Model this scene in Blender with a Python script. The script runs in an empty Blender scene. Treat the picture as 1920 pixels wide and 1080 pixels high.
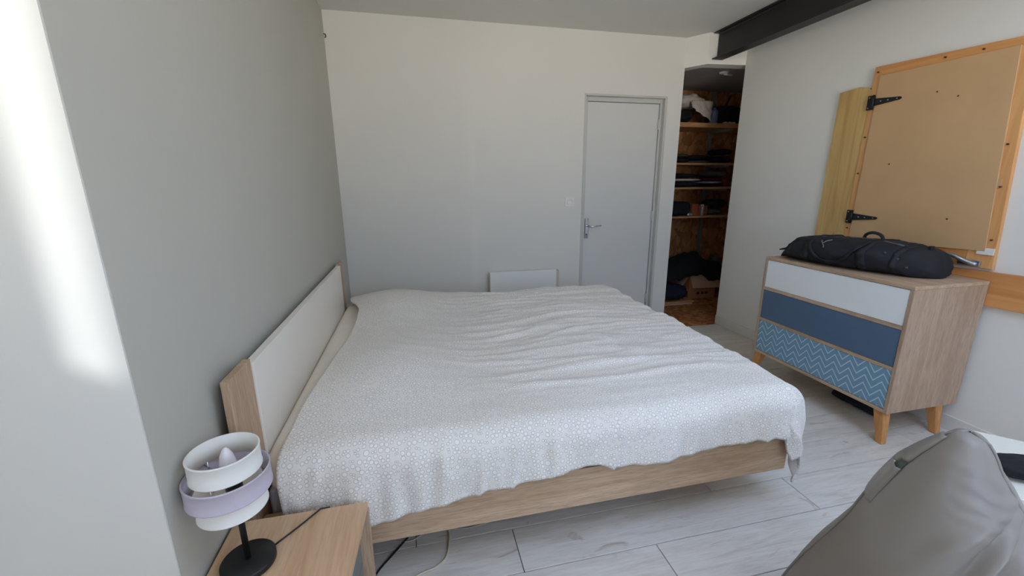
import bpy, bmesh, math, random
from mathutils import Vector, Matrix, noise
random.seed(7)
C = bpy.context.scene.collection
SC = bpy.context.scene
PI = math.pi

# ------------------------------------------------------------------ camera
cam_d = bpy.data.cameras.new('camera')
cam = bpy.data.objects.new('camera', cam_d)
C.objects.link(cam)
cam_d.sensor_width = 36.0
cam_d.lens = 783.37 / 1920 * 36.0
cam_d.clip_start = 0.02
yaw, pitch, roll = math.radians(12.828), math.radians(14.039), math.radians(-0.3557)
cy, sy, cp, sp = math.cos(yaw), math.sin(yaw), math.cos(pitch), math.sin(pitch)
fw = Vector((sy * cp, cy * cp, -sp))
r0 = Vector((cy, -sy, 0))
u0 = r0.cross(fw)
rr = r0 * math.cos(roll) + u0 * math.sin(roll)
uu = -r0 * math.sin(roll) + u0 * math.cos(roll)
M = Matrix((rr, uu, -fw)).transposed().to_4x4()
M.translation = Vector((0, 0, 1.35))
cam.matrix_world = M
SC.camera = cam

# ------------------------------------------------------------------ world, added spot, exposure
SKY, EXPO = 8.0, 0.0
SC.view_settings.view_transform = 'Standard'
SC.view_settings.look = 'None'
SC.view_settings.gamma = 1.0
SC.view_settings.use_curve_mapping = False
SC.view_settings.exposure = EXPO
SC.cycles.use_denoising = True
SC.cycles.max_bounces = 14
SC.cycles.diffuse_bounces = 10
SC.cycles.sample_clamp_indirect = 8.0
w = bpy.data.worlds.new('world')
SC.world = w
w.use_nodes = True
wn, wl = w.node_tree.nodes, w.node_tree.links
wn.clear()
tc = wn.new('ShaderNodeTexCoord')
sx = wn.new('ShaderNodeSeparateXYZ')
rp = wn.new('ShaderNodeValToRGB')
rp.color_ramp.elements[0].position = 0.47
rp.color_ramp.elements[0].color = (2.16, 2.03, 1.84, 1)        # sunlit pale paving outside
rp.color_ramp.elements[1].position = 0.53
rp.color_ramp.elements[1].color = (0.42, 0.58, 0.88, 1)          # blue sky
mm = wn.new('ShaderNodeMapRange')
mm.inputs[1].default_value = -1
mm.inputs[2].default_value = 1
bg = wn.new('ShaderNodeBackground')
bg.inputs[1].default_value = SKY
wo = wn.new('ShaderNodeOutputWorld')
wl.new(tc.outputs['Generated'], sx.inputs[0])
wl.new(sx.outputs[2], mm.inputs[0])
wl.new(mm.outputs[0], rp.inputs[0])
wl.new(rp.outputs[0], bg.inputs[0])
wl.new(bg.outputs[0], wo.inputs[0])

# added spot lamp standing in for sunlight, aimed through the slit in the left wall
SPOT_POWER = 1500.0
sd = bpy.data.lights.new('added_spot', 'SPOT')
sd.energy = SPOT_POWER
sd.spot_size = math.radians(14)
sd.spot_blend = 0.05
sd.shadow_soft_size = 0.17
sd.color = (0.95, 0.98, 1.0)
so = bpy.data.objects.new('added_spot', sd)
so.location = (-3.18, -6.16, 2.35)
so.rotation_euler = (Vector((-1.0, -0.16, 1.6)) - Vector(so.location)).to_track_quat('-Z', 'Y').to_euler()
C.objects.link(so)

USE = 'ncr'
WA, WB, WC = (-1.55, -0.90, 0.9, 2.25), (-0.85, 0.25, 0.9, 2.25), (0.65, 1.85, 0.9, 2.25)     # openings: left wall, front wall
WR = (1.0, 2.3, -0.6, 0.75)              # unseen roof opening, added to bring in light from above
def portal(loc, d, sw, sh):
    pd = bpy.data.lights.new('window_daylight', 'AREA')      # sampling portal for the sky in a window opening
    pd.shape = 'RECTANGLE'
    pd.size, pd.size_y = sw, sh
    pd.cycles.is_portal = True
    po = bpy.data.objects.new('window_daylight', pd)
    po.location = loc
    po.rotation_euler = Vector(d).to_track_quat('-Z', 'Y').to_euler()
    C.objects.link(po)
if 'a' in USE:
    portal((-1.09, (WA[0] + WA[1]) / 2, (WA[2] + WA[3]) / 2), (1, 0, 0), WA[3] - WA[2] + 0.2, WA[1] - WA[0] + 0.2)
if 'n' in USE:
    portal((-1.02, -0.16, 1.7), (1, 0, 0), 1.3, 0.3)
if 'r' in USE:
    portal(((WR[0] + WR[1]) / 2, (WR[2] + WR[3]) / 2, 2.68), (0, 0, -1), WR[1] - WR[0] + 0.2, WR[3] - WR[2] + 0.2)
for k_, w_ in (('b', WB), ('c', WC)):
    if k_ in USE:
        portal(((w_[0] + w_[1]) / 2, -1.82, (w_[2] + w_[3]) / 2), (0, 1, 0), w_[1] - w_[0] + 0.2, w_[3] - w_[2] + 0.2)

# ------------------------------------------------------------------ materials
def lin(c):
    return tuple((v / 12.92 if v <= 0.04045 else ((v + 0.055) / 1.055) ** 2.4) for v in c)
def rgb(r, g, b):
    return lin((r / 255, g / 255, b / 255)) + (1,)

class NT:
    def __init__(s, name, rough=0.6, metal=0.0):
        s.m = bpy.data.materials.new(name)
        s.m.use_nodes = True
        s.t = s.m.node_tree
        s.b = s.t.nodes['Principled BSDF']
        s.b.inputs['Roughness'].default_value = rough
        s.b.inputs['Metallic'].default_value = metal
    def n(s, typ, **kw):
        o = s.t.nodes.new(typ)
        for k, v in kw.items():
            setattr(o, k, v)
        return o
    def l(s, a, b):
        s.t.links.new(a, b)
    def coords(s, kind='Object', scale=(1, 1, 1), rot=(0, 0, 0)):
        t = s.n('ShaderNodeTexCoord')
        mp = s.n('ShaderNodeMapping')
        mp.inputs['Scale'].default_value = scale
        mp.inputs['Rotation'].default_value = rot
        s.l(t.outputs[kind], mp.inputs[0])
        return mp.outputs[0]
    def noise(s, vec, scale=5, detail=4, rough=0.55, dist=0.0):
        o = s.n('ShaderNodeTexNoise')
        s.l(vec, o.inputs['Vector'])
        o.inputs['Scale'].default_value = scale
        o.inputs['Detail'].default_value = detail
        o.inputs['Roughness'].default_value = rough
        o.inputs['Distortion'].default_value = dist
        return o.outputs[0]
    def ramp(s, fac, stops):
        o = s.n('ShaderNodeValToRGB')
        e = o.color_ramp.elements
        while len(e) < len(stops):
            e.new(0.5)
        for i, (p, c) in enumerate(stops):
            e[i].position = p
            e[i].color = c
        s.l(fac, o.inputs[0])
        return o.outputs[0]
    def mix(s, fac, a, b, mode='MIX'):
        o = s.n('ShaderNodeMix', data_type='RGBA', blend_type=mode)
        for sock, v in ((o.inputs[0], fac), (o.inputs[6], a), (o.inputs[7], b)):
            if hasattr(v, 'is_output'):
                s.l(v, sock)
            else:
                sock.default_value = v
        return o.outputs[2]
    def math(s, op, a, b=None):
        o = s.n('ShaderNodeMath', operation=op)
        for i, v in enumerate((a, b)):
            if v is None:
                continue
            if hasattr(v, 'is_output'):
                s.l(v, o.inputs[i])
            else:
                o.inputs[i].default_value = v
        return o.outputs[0]
    def col(s, v):
        if hasattr(v, 'is_output'):
            s.l(v, s.b.inputs['Base Color'])
        else:
            s.b.inputs['Base Color'].default_value = v
        return s
    def bump(s, h, strength=0.2, dist=0.01):
        o = s.n('ShaderNodeBump')
        o.inputs['Strength'].default_value = strength
        o.inputs['Distance'].default_value = dist
        s.l(h, o.inputs['Height'])
        s.l(o.outputs[0], s.b.inputs['Normal'])
        return s

def m_plain(name, c, rough=0.55, metal=0.0, var=0.06, scale=6, bump=0.0, bscale=200):
    s = NT(name, rough, metal)
    v = s.coords()
    n = s.noise(v, scale, 3)
    a = tuple(x * (1 - var) for x in c[:3]) + (1,)
    b = tuple(min(1, x * (1 + var)) for x in c[:3]) + (1,)
    s.col(s.ramp(n, [(0.3, a), (0.7, b)]))
    if bump:
        s.bump(s.noise(v, bscale, 2), bump, 0.002)
    return s.m

def m_wood(name, dark, light, axis='x', scale=1.0, rough=0.55, fine=0.5):
    s = NT(name, rough)
    k = {'x': (0.7, 9, 9), 'y': (9, 0.7, 9), 'z': (9, 9, 0.7)}[axis]
    k = tuple(q * scale for q in k)
    v = s.coords('Object', k)
    n1 = s.noise(v, 2.2, 6, 0.62, 0.6)
    v2 = s.coords('Object', tuple(q * 7 for q in k))
    n2 = s.noise(v2, 3.0, 3, 0.6)
    c1 = s.ramp(n1, [(0.32, dark), (0.62, light)])
    d2 = tuple(q * 0.72 for q in dark[:3]) + (1,)
    f = s.ramp(n2, [(0.36, (1, 1, 1, 1)), (0.56, (0, 0, 0, 1))])
    c2 = s.mix(s.math('MULTIPLY', f, fine), c1, d2)
    s.col(c2)
    s.bump(n2, 0.08, 0.001)
    return s.m

def m_pine(name, base, dark, axis='z', knots=True):
    s = NT(name, 0.5)
    k = {'y': (6, 0.45, 6), 'z': (6, 6, 0.45)}[axis]
    v = s.coords('Object', k)
    n1 = s.noise(v, 2.4, 5, 0.6, 1.2)
    c1 = s.ramp(n1, [(0.3, dark), (0.6, base)])
    if knots:
        kv = s.coords('Object', {'y': (9, 4.2, 9), 'z': (9, 9, 4.2)}[axis])
        vo = s.n('ShaderNodeTexVoronoi')
        vo.inputs['Scale'].default_value = 1.0
        s.l(kv, vo.inputs['Vector'])
        f = s.ramp(vo.outputs['Distance'], [(0.06, (1, 1, 1, 1)), (0.13, (0, 0, 0, 1))])
        c1 = s.mix(s.math('MULTIPLY', f, 0.75), c1, rgb(96, 56, 30))
    s.col(c1)
    return s.m

def m_osb(name, a, b, c):
    s = NT(name, 0.7)
    v = s.coords('Object', (8, 8, 5.0))
    d = s.noise(v, 1.5, 3)
    vo = s.n('ShaderNodeTexVoronoi')
    vo.inputs['Scale'].default_value = 4.5
    mixv = s.mix(0.35, v, d)
    s.l(mixv, vo.inputs['Vector'])
    bw = s.n('ShaderNodeSeparateColor')
    s.l(vo.outputs['Color'], bw.inputs[0])
    col = s.ramp(bw.outputs[0], [(0.1, a), (0.5, b), (0.9, c)])
    n = s.noise(s.coords('Object', (30, 30, 4)), 3, 4)
    s.col(s.mix(s.math('MULTIPLY', n, 0.5), col, a))
    return s.m

MT = {}
MT['wall_white'] = m_plain('white_plaster', rgb(222, 220, 213), 0.75, var=0.012, scale=1.5, bump=0.06, bscale=90)
MT['wall_right'] = m_plain('warm_white_plaster', rgb(234, 232, 225), 0.75, var=0.012, scale=1.5, bump=0.06, bscale=90)
MT['jamb_white'] = MT['wall_white']
MT['wall_grey'] = m_plain('taupe_grey_paint', rgb(190, 188, 178), 0.7, var=0.015, scale=1.5, bump=0.06, bscale=90)
MT['ceiling'] = m_plain('ceiling_paint', rgb(216, 214, 208), 0.8, var=0.012, scale=1.2)
MT['closet_ceiling'] = m_plain('raw_plasterboard', rgb(178, 174, 168), 0.85, var=0.03, scale=5)
MT['trim'] = m_plain('white_gloss_trim', rgb(226, 224, 218), 0.4, var=0.01)
MT['door'] = m_plain('grey_door_paint', rgb(212, 212, 208), 0.45, var=0.015, scale=2)
MT['door_frame'] = m_plain('grey_frame_paint', rgb(198, 197, 191), 0.45, var=0.015, scale=2)
MT['chrome'] = m_plain('chrome', rgb(205, 207, 212), 0.12, 1.0, var=0.02)
MT['steel'] = m_plain('zinc_steel', rgb(180, 188, 196), 0.3, 0.9, var=0.08, scale=20)
MT['black_steel'] = m_plain('black_painted_steel', rgb(30, 26, 26), 0.5, var=0.15, scale=5)
MT['black_iron'] = m_plain('black_iron', rgb(30, 29, 29), 0.45, 0.2, var=0.1)
MT['black_plastic'] = m_plain('black_plastic', rgb(28, 27, 27), 0.4)
MT['oak_x'] = m_wood('sonoma_oak_x', rgb(176, 146, 116), rgb(205, 178, 149), 'x')
MT['oak_y'] = m_wood('sonoma_oak_y', rgb(176, 146, 116), rgb(205, 178, 149), 'y')
MT['oak_z'] = m_wood('sonoma_oak_z', rgb(172, 142, 113), rgb(202, 174, 146), 'z')
MT['oak_shaded_z'] = m_wood('shaded_oak_z', rgb(168, 140, 116), rgb(192, 166, 142), 'z')  # oak copy darkened for the dimmer light on the dresser ends
MT['oak_top'] = m_wood('oak_top_y', rgb(196, 160, 124), rgb(216, 184, 150), 'y', 0.8, 0.5, 0.3)
MT['leg_wood'] = m_wood('beech_leg', rgb(196, 136, 78), rgb(216, 158, 98), 'z', 0.6)
MT['panel_white'] = m_plain('satin_white_panel', rgb(240, 234, 224), 0.4, var=0.01)
MT['drawer_white'] = m_plain('white_drawer_paint', rgb(240, 243, 243), 0.4, var=0.01)
MT['drawer_blue'] = m_plain('slate_blue_paint', rgb(84, 108, 134), 0.4, var=0.03)
MT['pine'] = m_pine('pine_board', rgb(226, 172, 112), rgb(206, 144, 84), 'z')
MT['pine_y'] = m_pine('pine_board_y', rgb(220, 158, 96), rgb(198, 130, 70), 'y')
MT['yellow_pine'] = m_pine('yellow_pine', rgb(216, 182, 118), rgb(190, 150, 88), 'z', True)
MT['hardboard'] = m_plain('tan_hardboard', rgb(206, 168, 122), 0.6, var=0.06, scale=3, bump=0.05, bscale=250)
MT['osb'] = m_osb('osb_board', rgb(148, 96, 54), rgb(178, 122, 72), rgb(202, 152, 98))
MT['shelf_edge'] = m_wood('shelf_board', rgb(190, 142, 88), rgb(222, 176, 120), 'x', 0.7)
MT['stud'] = m_plain('galvanised_stud', rgb(150, 158, 154), 0.5, 0.3)
MT['sheet'] = m_plain('white_sheet', rgb(236, 229, 218), 0.85, var=0.02, scale=8, bump=0.1, bscale=30)
MT['mattress_grey'] = m_plain('grey_mattress_side', rgb(160, 156, 160), 0.9, var=0.03, bump=0.1)
MT['shade_white'] = m_plain('white_shade_fabric', rgb(236, 234, 228), 0.8, var=0.01, bump=0.08, bscale=600)
MT['shade_lavender'] = m_plain('lavender_shade_fabric', rgb(196, 188, 200), 0.8, var=0.02, bump=0.08, bscale=600)
MT['bulb'] = m_plain('opal_glass', rgb(232, 228, 232), 0.25, var=0.01)
MT['cabinet_grey'] = m_plain('grey_green_front', rgb(118, 122, 118), 0.5, var=0.03)
MT['bag'] = m_plain('black_nylon', rgb(27, 27, 32), 0.8, var=0.15, scale=12, bump=0.35, bscale=26)
MT['bag_strap'] = m_plain('black_webbing', rgb(22, 22, 26), 0.7, var=0.1, bump=0.2, bscale=300)
MT['zip'] = m_plain('grey_zip', rgb(88, 86, 92), 0.6)
MT['logo'] = m_plain('grey_print', rgb(120, 122, 130), 0.6)
MT['nylon'] = m_plain('taupe_nylon', rgb(138, 130, 122), 0.42, var=0.02, scale=4, bump=0.04, bscale=500)
MT['slot'] = m_plain('dark_green_lining', rgb(92, 102, 96), 0.8)
MT['table_white'] = m_plain('white_laminate', rgb(232, 230, 218), 0.35, var=0.01)
MT['cord_beige'] = m_plain('beige_cord', rgb(206, 196, 174), 0.5)
MT['cord_clear'] = m_plain('clear_grey_cord', rgb(186, 182, 172), 0.4)
MT['black_cloth'] = m_plain('black_cloth', rgb(24, 23, 27), 0.9, var=0.2, scale=15, bump=0.4, bscale=25)
MT['navy_cloth'] = m_plain('navy_cloth', rgb(27, 30, 44), 0.9, var=0.2, scale=15, bump=0.3, bscale=25)
MT['white_cloth'] = m_plain('white_cloth', rgb(214, 206, 194), 0.9, var=0.08, scale=15, bump=0.4, bscale=25)
MT['grey_cloth'] = m_plain('grey_cloth', rgb(92, 90, 84), 0.9, var=0.15, scale=15, bump=0.3, bscale=25)
MT['olive_cloth'] = m_plain('olive_cloth', rgb(70, 66, 50), 0.9, var=0.15, scale=15, bump=0.3, bscale=25)
MT['maroon_cloth'] = m_plain('maroon_cloth', rgb(120, 34, 66), 0.9, var=0.15, scale=15, bump=0.3, bscale=25)
MT['lavender_cloth'] = m_plain('lavender_cloth', rgb(186, 184, 206), 0.9, var=0.08, scale=15, bump=0.3, bscale=25)
MT['blue_plastic'] = m_plain('blue_grey_plastic', rgb(118, 136, 164), 0.45, var=0.04)
MT['card'] = m_plain('brown_cardboard', rgb(182, 134, 92), 0.8, var=0.05, scale=6)
MT['card_pale'] = m_plain('pale_cardboard', rgb(206, 172, 146), 0.8, var=0.04, scale=6)
MT['card_rust'] = m_plain('rust_cardboard', rgb(176, 98, 62), 0.7, var=0.06, scale=6)
MT['print_dark'] = m_plain('dark_print', rgb(70, 46, 30), 0.8)
MT['metallic'] = m_plain('silver_glint', rgb(230, 230, 230), 0.25, 0.7)
MT['can'] = m_plain('silver_lilac_can', rgb(176, 168, 190), 0.35, 0.4, var=0.15, scale=60)
MT['plastic_white'] = m_plain('white_plastic', rgb(232, 230, 224), 0.4, var=0.01)
MT['heater'] = m_plain('heater_enamel', rgb(232, 234, 230), 0.35, var=0.01)
MT['heater_side'] = m_plain('heater_casing', rgb(196, 192, 180), 0.5, var=0.01)

def m_laminate():
    s = NT('white_oak_laminate', 0.42)
    oi = s.n('ShaderNodeObjectInfo')
    t = s.n('ShaderNodeTexCoord')
    add = s.n('ShaderNodeVectorMath', operation='ADD')
    cmb = s.n('ShaderNodeCombineXYZ')
    s.l(s.math('MULTIPLY', oi.outputs['Random'], 37.0), cmb.inputs[0])
    s.l(s.math('MULTIPLY', oi.outputs['Random'], 91.0), cmb.inputs[1])
    s.l(t.outputs['Object'], add.inputs[0])
    s.l(cmb.outputs[0], add.inputs[1])
    def mp(sc):
        m = s.n('ShaderNodeMapping')
        m.inputs['Scale'].default_value = sc
        s.l(add.outputs[0], m.inputs[0])
        return m.outputs[0]
    n1 = s.noise(mp((1.2, 12, 1)), 2.0, 6, 0.65, 0.8)
    n2 = s.noise(mp((6, 90, 1)), 2.0, 3, 0.6)
    n3 = s.noise(mp((2.4, 7, 1)), 1.1, 4, 0.6, 2.5)
    c = s.ramp(n1, [(0.28, rgb(200, 193, 184)), (0.5, rgb(220, 215, 208)), (0.72, rgb(230, 226, 220))])
    c = s.mix(s.math('MULTIPLY', s.ramp(n2, [(0.35, (1, 1, 1, 1)), (0.55, (0, 0, 0, 1))]), 0.22), c, rgb(168, 156, 142))
    c = s.mix(s.math('MULTIPLY', s.ramp(n3, [(0.27, (1, 1, 1, 1)), (0.36, (0, 0, 0, 1))]), 0.62), c, rgb(166, 146, 124))
    vo = s.n('ShaderNodeTexVoronoi')
    vo.inputs['Scale'].default_value = 1.0
    s.l(mp((1.9, 6.0, 1)), vo.inputs['Vector'])
    k = s.ramp(vo.outputs['Distance'], [(0.03, (1, 1, 1, 1)), (0.12, (0, 0, 0, 1))])
    c = s.mix(s.math('MULTIPLY', k, 0.6), c, rgb(136, 112, 90))
    s.col(c)
    s.bump(n2, 0.05, 0.001)
    return s.m
MT['laminate'] = m_laminate()

def m_duvet():
    s = NT('pebble_print_cotton', 0.85)
    t = s.n('ShaderNodeTexCoord')
    mp = s.n('ShaderNodeMapping')
    mp.inputs['Scale'].default_value = (60, 60, 60)
    s.l(t.outputs['UV'], mp.inputs[0])
    v2 = s.n('ShaderNodeTexVoronoi', voronoi_dimensions='2D', feature='F1')
    v2.inputs['Scale'].default_value = 1.0
    v2.inputs['Randomness'].default_value = 0.72
    s.l(mp.outputs[0], v2.inputs['Vector'])
    v3 = s.n('ShaderNodeTexVoronoi', voronoi_dimensions='2D', feature='N_SPHERE_RADIUS')
    v3.inputs['Scale'].default_value = 1.0
    v3.inputs['Randomness'].default_value = 0.72
    s.l(mp.outputs[0], v3.inputs['Vector'])
    rad = s.math('MULTIPLY', v3.outputs['Radius'], 0.90)      # touching circles of mixed sizes
    dd = s.math('SUBTRACT', v2.outputs['Distance'], rad)
    ring = s.ramp(s.math('ADD', s.math('ABSOLUTE', dd), 0.0), [(0.02, (1, 1, 1, 1)), (0.075, (0, 0, 0, 1))])
    inner = s.ramp(s.math('ADD', dd, 0.5), [(0.47, (1, 1, 1, 1)), (0.50, (0, 0, 0, 1))])
    ground, line, dot = rgb(230, 225, 218), rgb(158, 152, 147), rgb(240, 236, 230)
    c = s.mix(inner, ground, dot)
    c = s.mix(s.math('MULTIPLY', ring, 0.65), c, line)
    s.col(c)
    s.bump(s.noise(s.coords('UV', (40, 40, 40)), 3, 3), 0.12, 0.003)
    s.b.inputs['Sheen Weight'].default_value = 0.15
    return s.m
MT['duvet'] = m_duvet()

def m_zigzag():
    s = NT('zigzag_print', 0.4)
    t = s.n('ShaderNodeTexCoord')
    sp_ = s.n('ShaderNodeSeparateXYZ')
    s.l(t.outputs['Object'], sp_.inputs[0])
    yy = s.math('MULTIPLY', sp_.outputs[1], 1 / 0.088)
    fr = s.math('FRACT', s.math('ADD', yy, 50.0))
    tri = s.math('ABSOLUTE', s.math('SUBTRACT', fr, 0.5))
    zz = s.math('ADD', s.math('MULTIPLY', sp_.outputs[2], 1 / 0.0445), s.math('MULTIPLY', tri, 2.5))
    f2 = s.math('FRACT', s.math('ADD', zz, 50.0))
    ln = s.math('ABSOLUTE', s.math('SUBTRACT', f2, 0.5))
    c = s.ramp(ln, [(0.0, rgb(206, 222, 228)), (0.07, rgb(206, 222, 228)), (0.11, rgb(120, 160, 184))])
    n = s.noise(t.outputs['Object'], 4, 2)
    s.col(s.mix(s.math('MULTIPLY', n, 0.25), c, rgb(104, 146, 172)))
    return s.m
MT['zigzag'] = m_zigzag()

# ------------------------------------------------------------------ mesh helpers
LOC = {}
class MB:
    def __init__(s):
        s.v, s.f, s.sm = [], [], []
    def add(s, vs, fs, smooth=False):
        o = len(s.v)
        s.v += [tuple(p) for p in vs]
        s.f += [tuple(i + o for i in f) for f in fs]
        s.sm += [smooth] * len(fs)
        return s
    def box(s, x0, x1, y0, y1, z0, z1):
        vs = [(x, y, z) for z in (z0, z1) for y in (y0, y1) for x in (x0, x1)]
        return s.add(vs, [(0, 2, 3, 1), (4, 5, 7, 6), (0, 1, 5, 4), (2, 6, 7, 3), (0, 4, 6, 2), (1, 3, 7, 5)])
    def hexa(s, bot, top):
        vs = list(bot) + list(top)
        return s.add(vs, [(3, 2, 1, 0), (4, 5, 6, 7), (0, 1, 5, 4), (1, 2, 6, 5), (2, 3, 7, 6), (3, 0, 4, 7)])
    def prism(s, poly, a, b, axis='z'):
        n = len(poly)
        def pt(p, h):
            return {'z': (p[0], p[1], h), 'x': (h, p[0], p[1]), 'y': (p[0], h, p[1])}[axis]
        vs = [pt(p, a) for p in poly] + [pt(p, b) for p in poly]
        fs = [tuple(range(n - 1, -1, -1)), tuple(range(n, 2 * n))] + [(i, (i + 1) % n, n + (i + 1) % n, n + i) for i in range(n)]
        return s.add(vs, fs)
    def tube(s, pts, r, n=10, cap=True):
        pts = [Vector(p) for p in pts]
        rs = r if isinstance(r, (list, tuple)) else [r] * len(pts)
        vs, fs = [], []
        t0 = (pts[1] - pts[0]).normalized()
        up = Vector((0, 0, 1)) if abs(t0.z) < 0.9 else Vector((1, 0, 0))
        nx = t0.cross(up).normalized()
        for i, p in enumerate(pts):
            t = (pts[min(i + 1, len(pts) - 1)] - pts[max(i - 1, 0)]).normalized()
            nx = (nx - t * nx.dot(t)).normalized()
            ny = t.cross(nx)
            for k in range(n):
                a = 2 * PI * k / n
                vs.append(p + (nx * math.cos(a) + ny * math.sin(a)) * rs[i])
        for i in range(len(pts) - 1):
            for k in range(n):
                fs.append((i * n + k, i * n + (k + 1) % n, (i + 1) * n + (k + 1) % n, (i + 1) * n + k))
        if cap:
            fs.append(tuple(range(n - 1, -1, -1)))
            fs.append(tuple((len(pts) - 1) * n + k for k in range(n)))
        return s.add(vs, fs, True)
    def lathe(s, prof, c=(0, 0, 0), n=40, closed=False):
        vs, fs = [], []
        for (r, z) in prof:
            for k in range(n):
                a = 2 * PI * k / n
                vs.append((c[0] + r * math.cos(a), c[1] + r * math.sin(a), c[2] + z))
        m = len(prof)
        for i in range(m if closed else m - 1):
            j = (i + 1) % m
            for k in range(n):
                fs.append((i * n + k, i * n + (k + 1) % n, j * n + (k + 1) % n, j * n + k))
        return s.add(vs, fs, True)
    def grid(s, rows, closed=False):
        n = len(rows[0])
        vs = [p for r in rows for p in r]
        fs = []
        for i in range(len(rows) - 1):
            for k in range(n if closed else n - 1):
                fs.append((i * n + k, i * n + (k + 1) % n, (i + 1) * n + (k + 1) % n, (i + 1) * n + k))
        return s.add(vs, fs, True)
    def build(s, name, mat, parent=None, origin=None, bevel=0.0, seg=2):
        off = Vector(LOC.get(parent, (0, 0, 0))) if parent is not None else Vector(origin or (0, 0, 0))
        me = bpy.data.meshes.new(name)
        me.from_pydata([tuple(Vector(p) - off) for p in s.v], [], s.f)
        me.polygons.foreach_set('use_smooth', s.sm)
        me.materials.append(MT[mat] if isinstance(mat, str) else mat)
        bm = bmesh.new()
        bm.from_mesh(me)
        bmesh.ops.recalc_face_normals(bm, faces=bm.faces)
        bm.to_mesh(me)
        bm.free()
        o = bpy.data.objects.new(name, me)
        C.objects.link(o)
        if parent is not None:
            o.parent = parent
            LOC[o] = tuple(off)
        else:
            o.location = off
            LOC[o] = tuple(off)
        if bevel:
            b = o.modifiers.new('bevel', 'BEVEL')
            b.width = bevel
            b.segments = seg
            b.limit_method = 'ANGLE'
        return o

def thing(name, label, cat, loc, group=None):
    o = bpy.data.objects.new(name, None)
    C.objects.link(o)
    o.location = loc
    o.empty_display_size = 0.05
    LOC[o] = tuple(loc)
    o['label'], o['category'] = label, cat
    if group:
        o['group'] = group
    return o
def tag(o, label, cat, group=None):
    o['label'], o['category'] = label, cat
    if group:
        o['group'] = group
    return o
def struct(o):
    o['kind'] = 'structure'
    return o
def lerp_tab(tab, x):
    if x <= tab[0][0]:
        return tab[0][1]
    for (a, b), (c, d) in zip(tab, tab[1:]):
        if x <= c:
            return b + (d - b) * (x - a) / (c - a)
    return tab[-1][1]
def nz(x, y, z=0.0):
    return noise.noise(Vector((x, y, z)))
def subsurf(o, n=2):
    m = o.modifiers.new('smooth', 'SUBSURF')
    m.levels = m.render_levels = n
    return o

# ------------------------------------------------------------------ room shell
XL, XR, YB, YF, H = -0.563, 2.834, 3.578, -1.70, 2.56
XO = -1.0                                    # outer face of the thick left wall
YW1 = 0.905                                  # where the grey wall ends
struct(MB().box(XO, XL, YW1, YB, -0.05, H).build('wall_left', 'wall_grey'))
m = MB().box(XO, XL - 0.001, YW1 - 0.004, YW1, -0.05, H)     # white plastered window reveal
struct(m.build('trim_1', 'jamb_white'))
# the room is wider in front of the grey wall: outer wall with a narrow slit added to shape the spot beam and a casement
SY0, SY1, SZ0, SZ1 = -0.256, -0.062, 1.20, 2.30
def panel_wall(name, fixed, u0, u1, holes, axis, mat='wall_white'):
    # wall slab of rectangles around the openings (u0, u1, z0, z1)
    m = MB()
    def bx_(a, b, z0, z1):
        if b - a < 1e-4 or z1 - z0 < 1e-4:
            return
        if axis == 'x':
            m.box(fixed[0], fixed[1], a, b, z0, z1)
        else:
            m.box(a, b, fixed[0], fixed[1], z0, z1)
    c = u0
    for (a, b, z0, z1) in holes:
        bx_(c, a, -0.05, H)
        bx_(a, b, -0.05, z0)
        bx_(a, b, z1, H)
        c = b
    bx_(c, u1, -0.05, H)
    return struct(m.build(name, mat))
def window(name, fixed, hole, axis, mull=True):
    a, b, z0, z1 = hole
    mid = (a + b) / 2
    loc = (fixed, mid, z0) if axis == 'x' else (mid, fixed, z0)
    o = thing(name, 'd', 'window', loc)
    del o['label'], o['category']
    struct(o)
    m = MB()
    w_ = 0.045
    bars = [(a, a + w_, z0, z1), (b - w_, b, z0, z1), (a + w_, b - w_, z0, z0 + w_), (a + w_, b - w_, z1 - w_, z1)]
    if mull:
        bars.append((mid - 0.035, mid + 0.035, z0 + w_, z1 - w_))
    for p, q, r_, t_ in bars:
        if axis == 'x':
            m.box(fixed - 0.025, fixed + 0.025, p, q, r_, t_)
        else:
            m.box(p, q, fixed - 0.025, fixed + 0.025, r_, t_)
    m.build('window_frame', 'trim', o)
    return o
lh = ([WA] if 'a' in USE else []) + ([(SY0, SY1, SZ0, SZ1)] if 'n' in USE else [])
panel_wall('wall_left_near', (XO - 0.002, XO), YF, YW1, lh, 'x')
fh = ([WB] if 'b' in USE else []) + ([WC] if 'c' in USE else [])
panel_wall('wall_front', (YF - 0.1, YF), XO, XR + 0.10, fh, 'y')
if 'r' in USE:
    o = thing('added_roof_opening', 'd', 'window', ((WR[0] + WR[1]) / 2, (WR[2] + WR[3]) / 2, H + 0.1))
    del o['label'], o['category']
    struct(o)
    m = MB().box(WR[0] - .05, WR[0], WR[2] - .05, WR[3] + .05, H + .1, H + .3).box(WR[1], WR[1] + .05, WR[2] - .05, WR[3] + .05, H + .1, H + .3)
    m.box(WR[0], WR[1], WR[2] - .05, WR[2], H + .1, H + .3).box(WR[0], WR[1], WR[3], WR[3] + .05, H + .1, H + .3)
    m.build('window_frame', 'trim', o)
if 'a' in USE:
    window('window_1', XO - 0.05, WA, 'x')
if 'b' in USE:
    window('window_2', YF - 0.05, WB, 'y')
if 'c' in USE:
    window('window_3', YF - 0.05, WC, 'y')
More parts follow.
